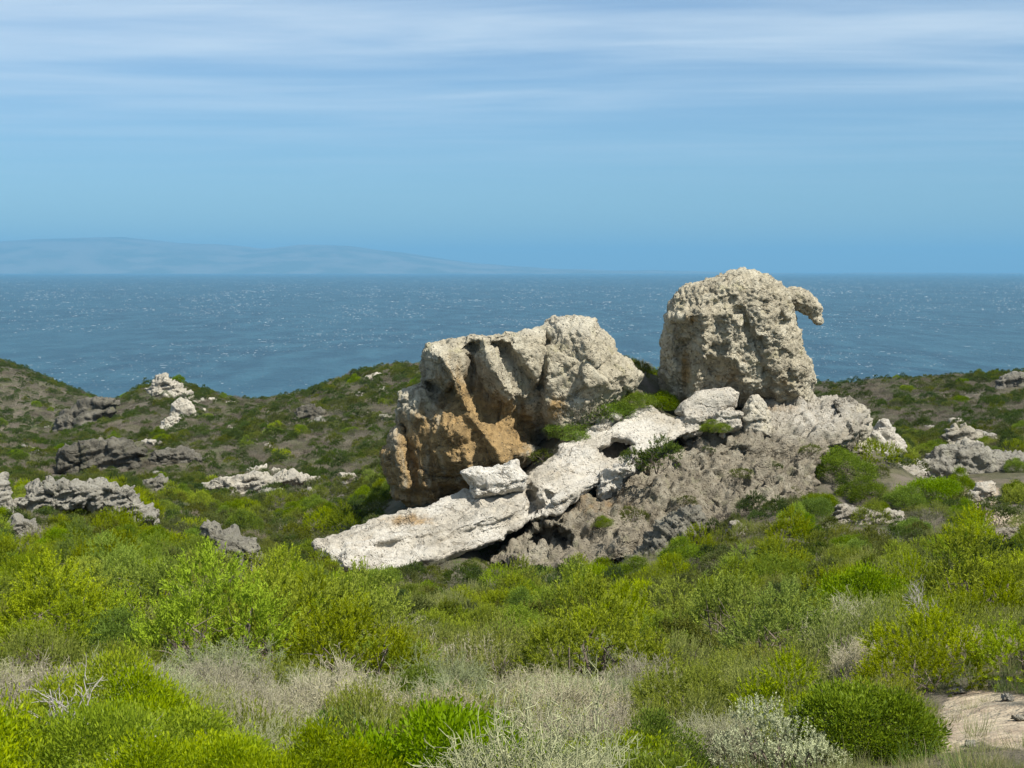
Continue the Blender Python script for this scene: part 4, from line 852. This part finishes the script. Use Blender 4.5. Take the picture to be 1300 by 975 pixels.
pl_xy = np.array([(p[1], p[2]) for p in PLANTS]); pl_z = height(pl_xy[:, 0], pl_xy[:, 1])
for p, z in zip(PLANTS, pl_z): p[3] = z if p[3] is None else p[3]
LOOK = dict(heath_shrub='yellow green heath bush with feathery sprays', olive_shrub='low olive green bush with fine leaves', rockrose_shrub='lush yellow green bush with narrow leaves', mastic_shrub='leafy bright green bush with broad leaves',
            juniper_shrub='dark green prickly bush', feathery_shrub='soft pale green bush with wispy stems', dry_shrub='dry beige bush of tangled bare twigs', grey_shrub='grey brown withered low bush')
def where(u, y):
    if y < 11.5: return ('in the thicket with the dead branches' if u < 420 else 'in the tangle of dry twigs' if u < 720 else 'near the silvery shrub' if u < 1060 else 'beside the bare sandy patch')
    if y < 16.5: return ('in the dry belt below the heath' if u < 480 else 'in the dry belt facing the slab' if u < 860 else 'on the slope above the sandy patch')
    if y < 30: return ('in the yellow heath thicket' if u < 480 else 'on the open slope facing the slab' if u < 800 else 'on the open slope facing the mound')
    if y < 62: return ('below the lichened outcrop' if u < 260 else 'around the slanting outcrop' if u < 400 else 'at the foot of the white slab' if u < 660 else 'at the foot of the brown mound' if u < 1040 else 'around the pink ledge')
    if y < 90: return ('beyond the lichened outcrop' if u < 400 else 'around the two great boulders' if u < 1060 else 'around the grey dome')
    return 'on the hillside toward the sea' if u < 700 else 'on the ridge behind the grey dome'
byk = {}
for p in PLANTS: byk.setdefault(p[0], []).append(p)
rest = {}
for k, lst in byk.items():
    pos = np.array([(p[1], p[2], p[3]) for p in lst]); u, v = project(pos); top = pos.copy(); top[:, 2] += [0.8 * p[4] * p[5] for p in lst]; _, vt = project(top)
    rad = np.array([p[4] * 0.7 for p in lst]) * FPX / pos[:, 1]
    seen = (u + rad * 0.6 > 0) & (u - rad * 0.6 < 1300) & (vt < 965)
    order = np.argsort(-rad * seen); keep = [i for i in order[:260] if seen[i]]; ks = set(keep)
    for i in keep:
        p = lst[i]; w = where(u[i], p[2]); lo_, hi_ = SIZE[k]; rel = p[4] / (1.15 if p[2] >= 90 else 1.0) / (0.62 if p[2] < 11.5 else 0.75 if p[2] < 16.5 else 1.0); f_ = (rel - lo_) / (hi_ - lo_)
        q = ('small ' if f_ < 0.33 else 'large ' if f_ > 0.7 else '') + ('squat ' if p[5] < 0.93 else 'tall ' if p[5] > 1.12 else '')
        copy_plant(k, random.randrange(9), (p[1], p[2], p[3] - p[6]), p[4], random.random() * 6.28, q + LOOK[k] + ' ' + w, q + k.replace('_', ' ') + 's ' + w, p[2] < 26, p[5], (random.gauss(0, 0.06), random.gauss(0, 0.06)))
    rest[k] = [p for i, p in enumerate(lst) if i not in ks]

def scatter_object(name, items, meshes, label, category):
    """one object of uncountable plants: points that carry the plants as instances"""
    n = len(items); rng = np.random.default_rng(len(items))
    me = bpy.data.meshes.new(name); me.vertices.add(n); me.vertices.foreach_set('co', np.array([(p[0], p[1], p[2]) for p in items], np.float32).ravel())
    for an, typ, arr in (('rot', 'FLOAT', rng.random(n) * 6.28), ('size', 'FLOAT', np.array([p[3] for p in items])), ('squash', 'FLOAT', np.array([p[3] * p[4] for p in items]))):
        a = me.attributes.new(an, typ, 'POINT'); a.data.foreach_set('value', np.asarray(arr, np.float32))
    a = me.attributes.new('which', 'INT', 'POINT'); a.data.foreach_set('value', rng.integers(0, len(meshes), n).astype(np.int32))
    o = link(name, me); tag(o, label, category, kind='stuff')
    c = bpy.data.collections.new(name + '_sources')
    for m in meshes: c.objects.link(bpy.data.objects.new(name + '_source', m))
    ng = bpy.data.node_groups.new(name, 'GeometryNodeTree')
    ng.interface.new_socket('Geometry', in_out='INPUT', socket_type='NodeSocketGeometry'); ng.interface.new_socket('Geometry', in_out='OUTPUT', socket_type='NodeSocketGeometry')
    N, Lk = ng.nodes, ng.links; gi = N.new('NodeGroupInput'); go = N.new('NodeGroupOutput')
    ci = N.new('GeometryNodeCollectionInfo'); ci.inputs['Collection'].default_value = c; ci.inputs['Separate Children'].default_value = True; ci.inputs['Reset Children'].default_value = True
    ip = N.new('GeometryNodeInstanceOnPoints'); ip.inputs['Pick Instance'].default_value = True
    def at(nm, dt):
        a = N.new('GeometryNodeInputNamedAttribute'); a.data_type = dt; a.inputs['Name'].default_value = nm; return a.outputs['Attribute']
    cx = N.new('ShaderNodeCombineXYZ'); Lk.new(at('rot', 'FLOAT'), cx.inputs[2]); cs = N.new('ShaderNodeCombineXYZ'); s = at('size', 'FLOAT'); Lk.new(s, cs.inputs[0]); Lk.new(s, cs.inputs[1]); Lk.new(at('squash', 'FLOAT'), cs.inputs[2])
    Lk.new(gi.outputs[0], ip.inputs['Points']); Lk.new(ci.outputs[0], ip.inputs['Instance']); Lk.new(at('which', 'INT'), ip.inputs['Instance Index'])
    Lk.new(cx.outputs[0], ip.inputs['Rotation']); Lk.new(cs.outputs[0], ip.inputs['Scale']); Lk.new(ip.outputs[0], go.inputs[0])
    md = o.modifiers.new('scatter', 'NODES'); md.node_group = ng; return o
for k, lst in rest.items():
    scatter_object(k.replace('_shrub', '') + '_scrub_vegetation', [(p[1], p[2], p[3] - p[6], p[4], p[5]) for p in lst], [m for m, _ in KINDS[k]], LOOK[k].replace(' bush', ' scrub') + ' massed over the slopes', 'scrub')

# grasses and litter between the bushes
tufts = [to_mesh('tuft', grass_tuft(s, 46, 0.17, 0.14, 0.005), M_GRASS) for s in (201, 202, 203)]
n = 9000; y = 8.0 + 54 * RNG.random(n) ** 1.5; x = (RNG.random(n) * 2 - 1) * 0.46 * (y + 2); z = height(x, y)
u, v = project(np.stack([x, y, z], 1)); ok = np.ones(n, bool)
for (a, b, ra, rb) in SAND: ok &= ~((((u - a) / ra) ** 2 + ((v - b) / rb) ** 2 < 0.9) & (y < 60) & (RNG.random(n) < 0.93))
ok &= np.array([(int(math.floor(a / 0.5)), int(math.floor(b / 0.5))) not in OCC for a, b in zip(x, y)])
s = (0.6 + 0.9 * RNG.random(n)) * np.where(y < 13, 0.55, 1.0)
scatter_object('grass', list(zip(x[ok], y[ok], z[ok], s[ok], 0.7 + 0.7 * RNG.random(ok.sum()))), tufts, 'thin green and straw coloured grass between the bushes', 'grass')

# loose stones on the hillsides
stone_src = []
for k in range(4):
    g = np.stack(np.meshgrid(*[np.linspace(-1.3, 1.3, 16)] * 3, indexing='ij'), -1); f = 1 - np.linalg.norm(g / (1, 0.8, 0.62), axis=-1); vv, ff = surface_nets(f, np.full(3, -1.3), 2.6 / 15)
    vv = vv + normals(vv, ff) * rough(400 + k, 0.15, 1.2, 0.15, 0.8, 0, 1, 0, 1, block=0.4, bsz=0.9)(vv)[:, None]
    stone_src.append(mesh_from('loose_stone', vv, ff, (M_FARPALE, M_FAR)[k % 2], {'paint': np.tile([0.0, 0.25, 0.0], (len(vv), 1))}, True))
ns = 0
while ns < 70:
    y = 85 * math.exp(RNG.random() * math.log(250 / 85.)); x = (RNG.random() * 2 - 1) * 0.36 * y; p = np.array([x, y, height([x], [y])[0]]); u, v = project(p)
    if 430 < u < 1110 and y < 130: continue
    o = link('loose_stone', stone_src[ns % 4]); r = (0.25 + 0.55 * RNG.random() ** 2) * (0.6 + y / 160.); o.location = (x, y, p[2] + 0.25 * r); o.scale = (r * (0.8 + 0.8 * RNG.random()), r, r * 0.8); o.rotation_euler = (RNG.normal() * 0.15, RNG.normal() * 0.15, RNG.random() * 6.28)
    w = 'on the hillside toward the sea' if u < 700 else 'on the ridge behind the grey dome'; tag(o, 'small pale loose stone in the scrub ' + w, 'stone', 'loose stones ' + w); ns += 1

for i, (u, v, r) in enumerate([(1215, 882, 0.07), (1280, 890, 0.09), (1178, 918, 0.06), (1232, 948, 0.05), (1292, 915, 0.06), (1262, 873, 0.05)]):
    p = ground_at(u, v); o = link('pebble', stone_src[i % 4]); o.location = (p[0], p[1], p[2] + 0.2 * r); o.scale = (r, r * 0.8, r * 0.7); o.rotation_euler = (0, 0, i * 1.3); tag(o, 'small pale stone lying on the bare sandy patch', 'stone', 'stones on the sandy patch')
# dead branches and the cut log
def dead_branch(seed, h):
    rng = np.random.default_rng(seed); out = []
    n = 5; a = rng.random(n) * 6.28; p0 = np.zeros((n, 3)) + rng.normal(size=(n, 3)) * (0.04, 0.04, 0); p1 = p0 + np.stack([np.cos(a) * 0.35, np.sin(a) * 0.35, 0.7 + 0.4 * rng.random(n)], 1) * h
    out.append(ribbons(rng, p0, p1, np.full(n, 0.014), np.full(n, 0.007), rng.random(n)))
    for lev, (m, ln, w) in enumerate(((7, 0.34, 0.007), (4, 0.18, 0.0045))):
        k = np.repeat(np.arange(len(p0)), m); s = 0.35 + 0.65 * rng.random(len(k)); d = unit(p1[k] - p0[k]); q0 = p0[k] + (p1[k] - p0[k]) * s[:, None]
        q1 = q0 + unit(d + rng.normal(size=d.shape) * 0.55) * (ln * h * (0.6 + 0.7 * rng.random(len(k))))[:, None]; out.append(ribbons(rng, q0, q1, np.full(len(k), w), np.full(len(k), w * 0.5), rng.random(len(k)))); p0, p1 = q0, q1
    return to_mesh('dead_branch', out, M_DEAD)
for i, (u, v, yy, h, lab) in enumerate([(98, 965, 8.0, 0.42, 'bleached dead branches fanning upward from a leafy bush'), (178, 1010, 7.2, 0.28, 'forked bleached dead branch low in the leafy bush'),
                                        (1175, 815, 17.5, 0.6, 'tall pale grey dead bush on the open slope')]):
    o = link('dead_branch', dead_branch(300 + i, h)); p = P(u, v, yy); o.location = p; o.rotation_euler = (0, 0, i * 1.7); tag(o, lab, 'branch')
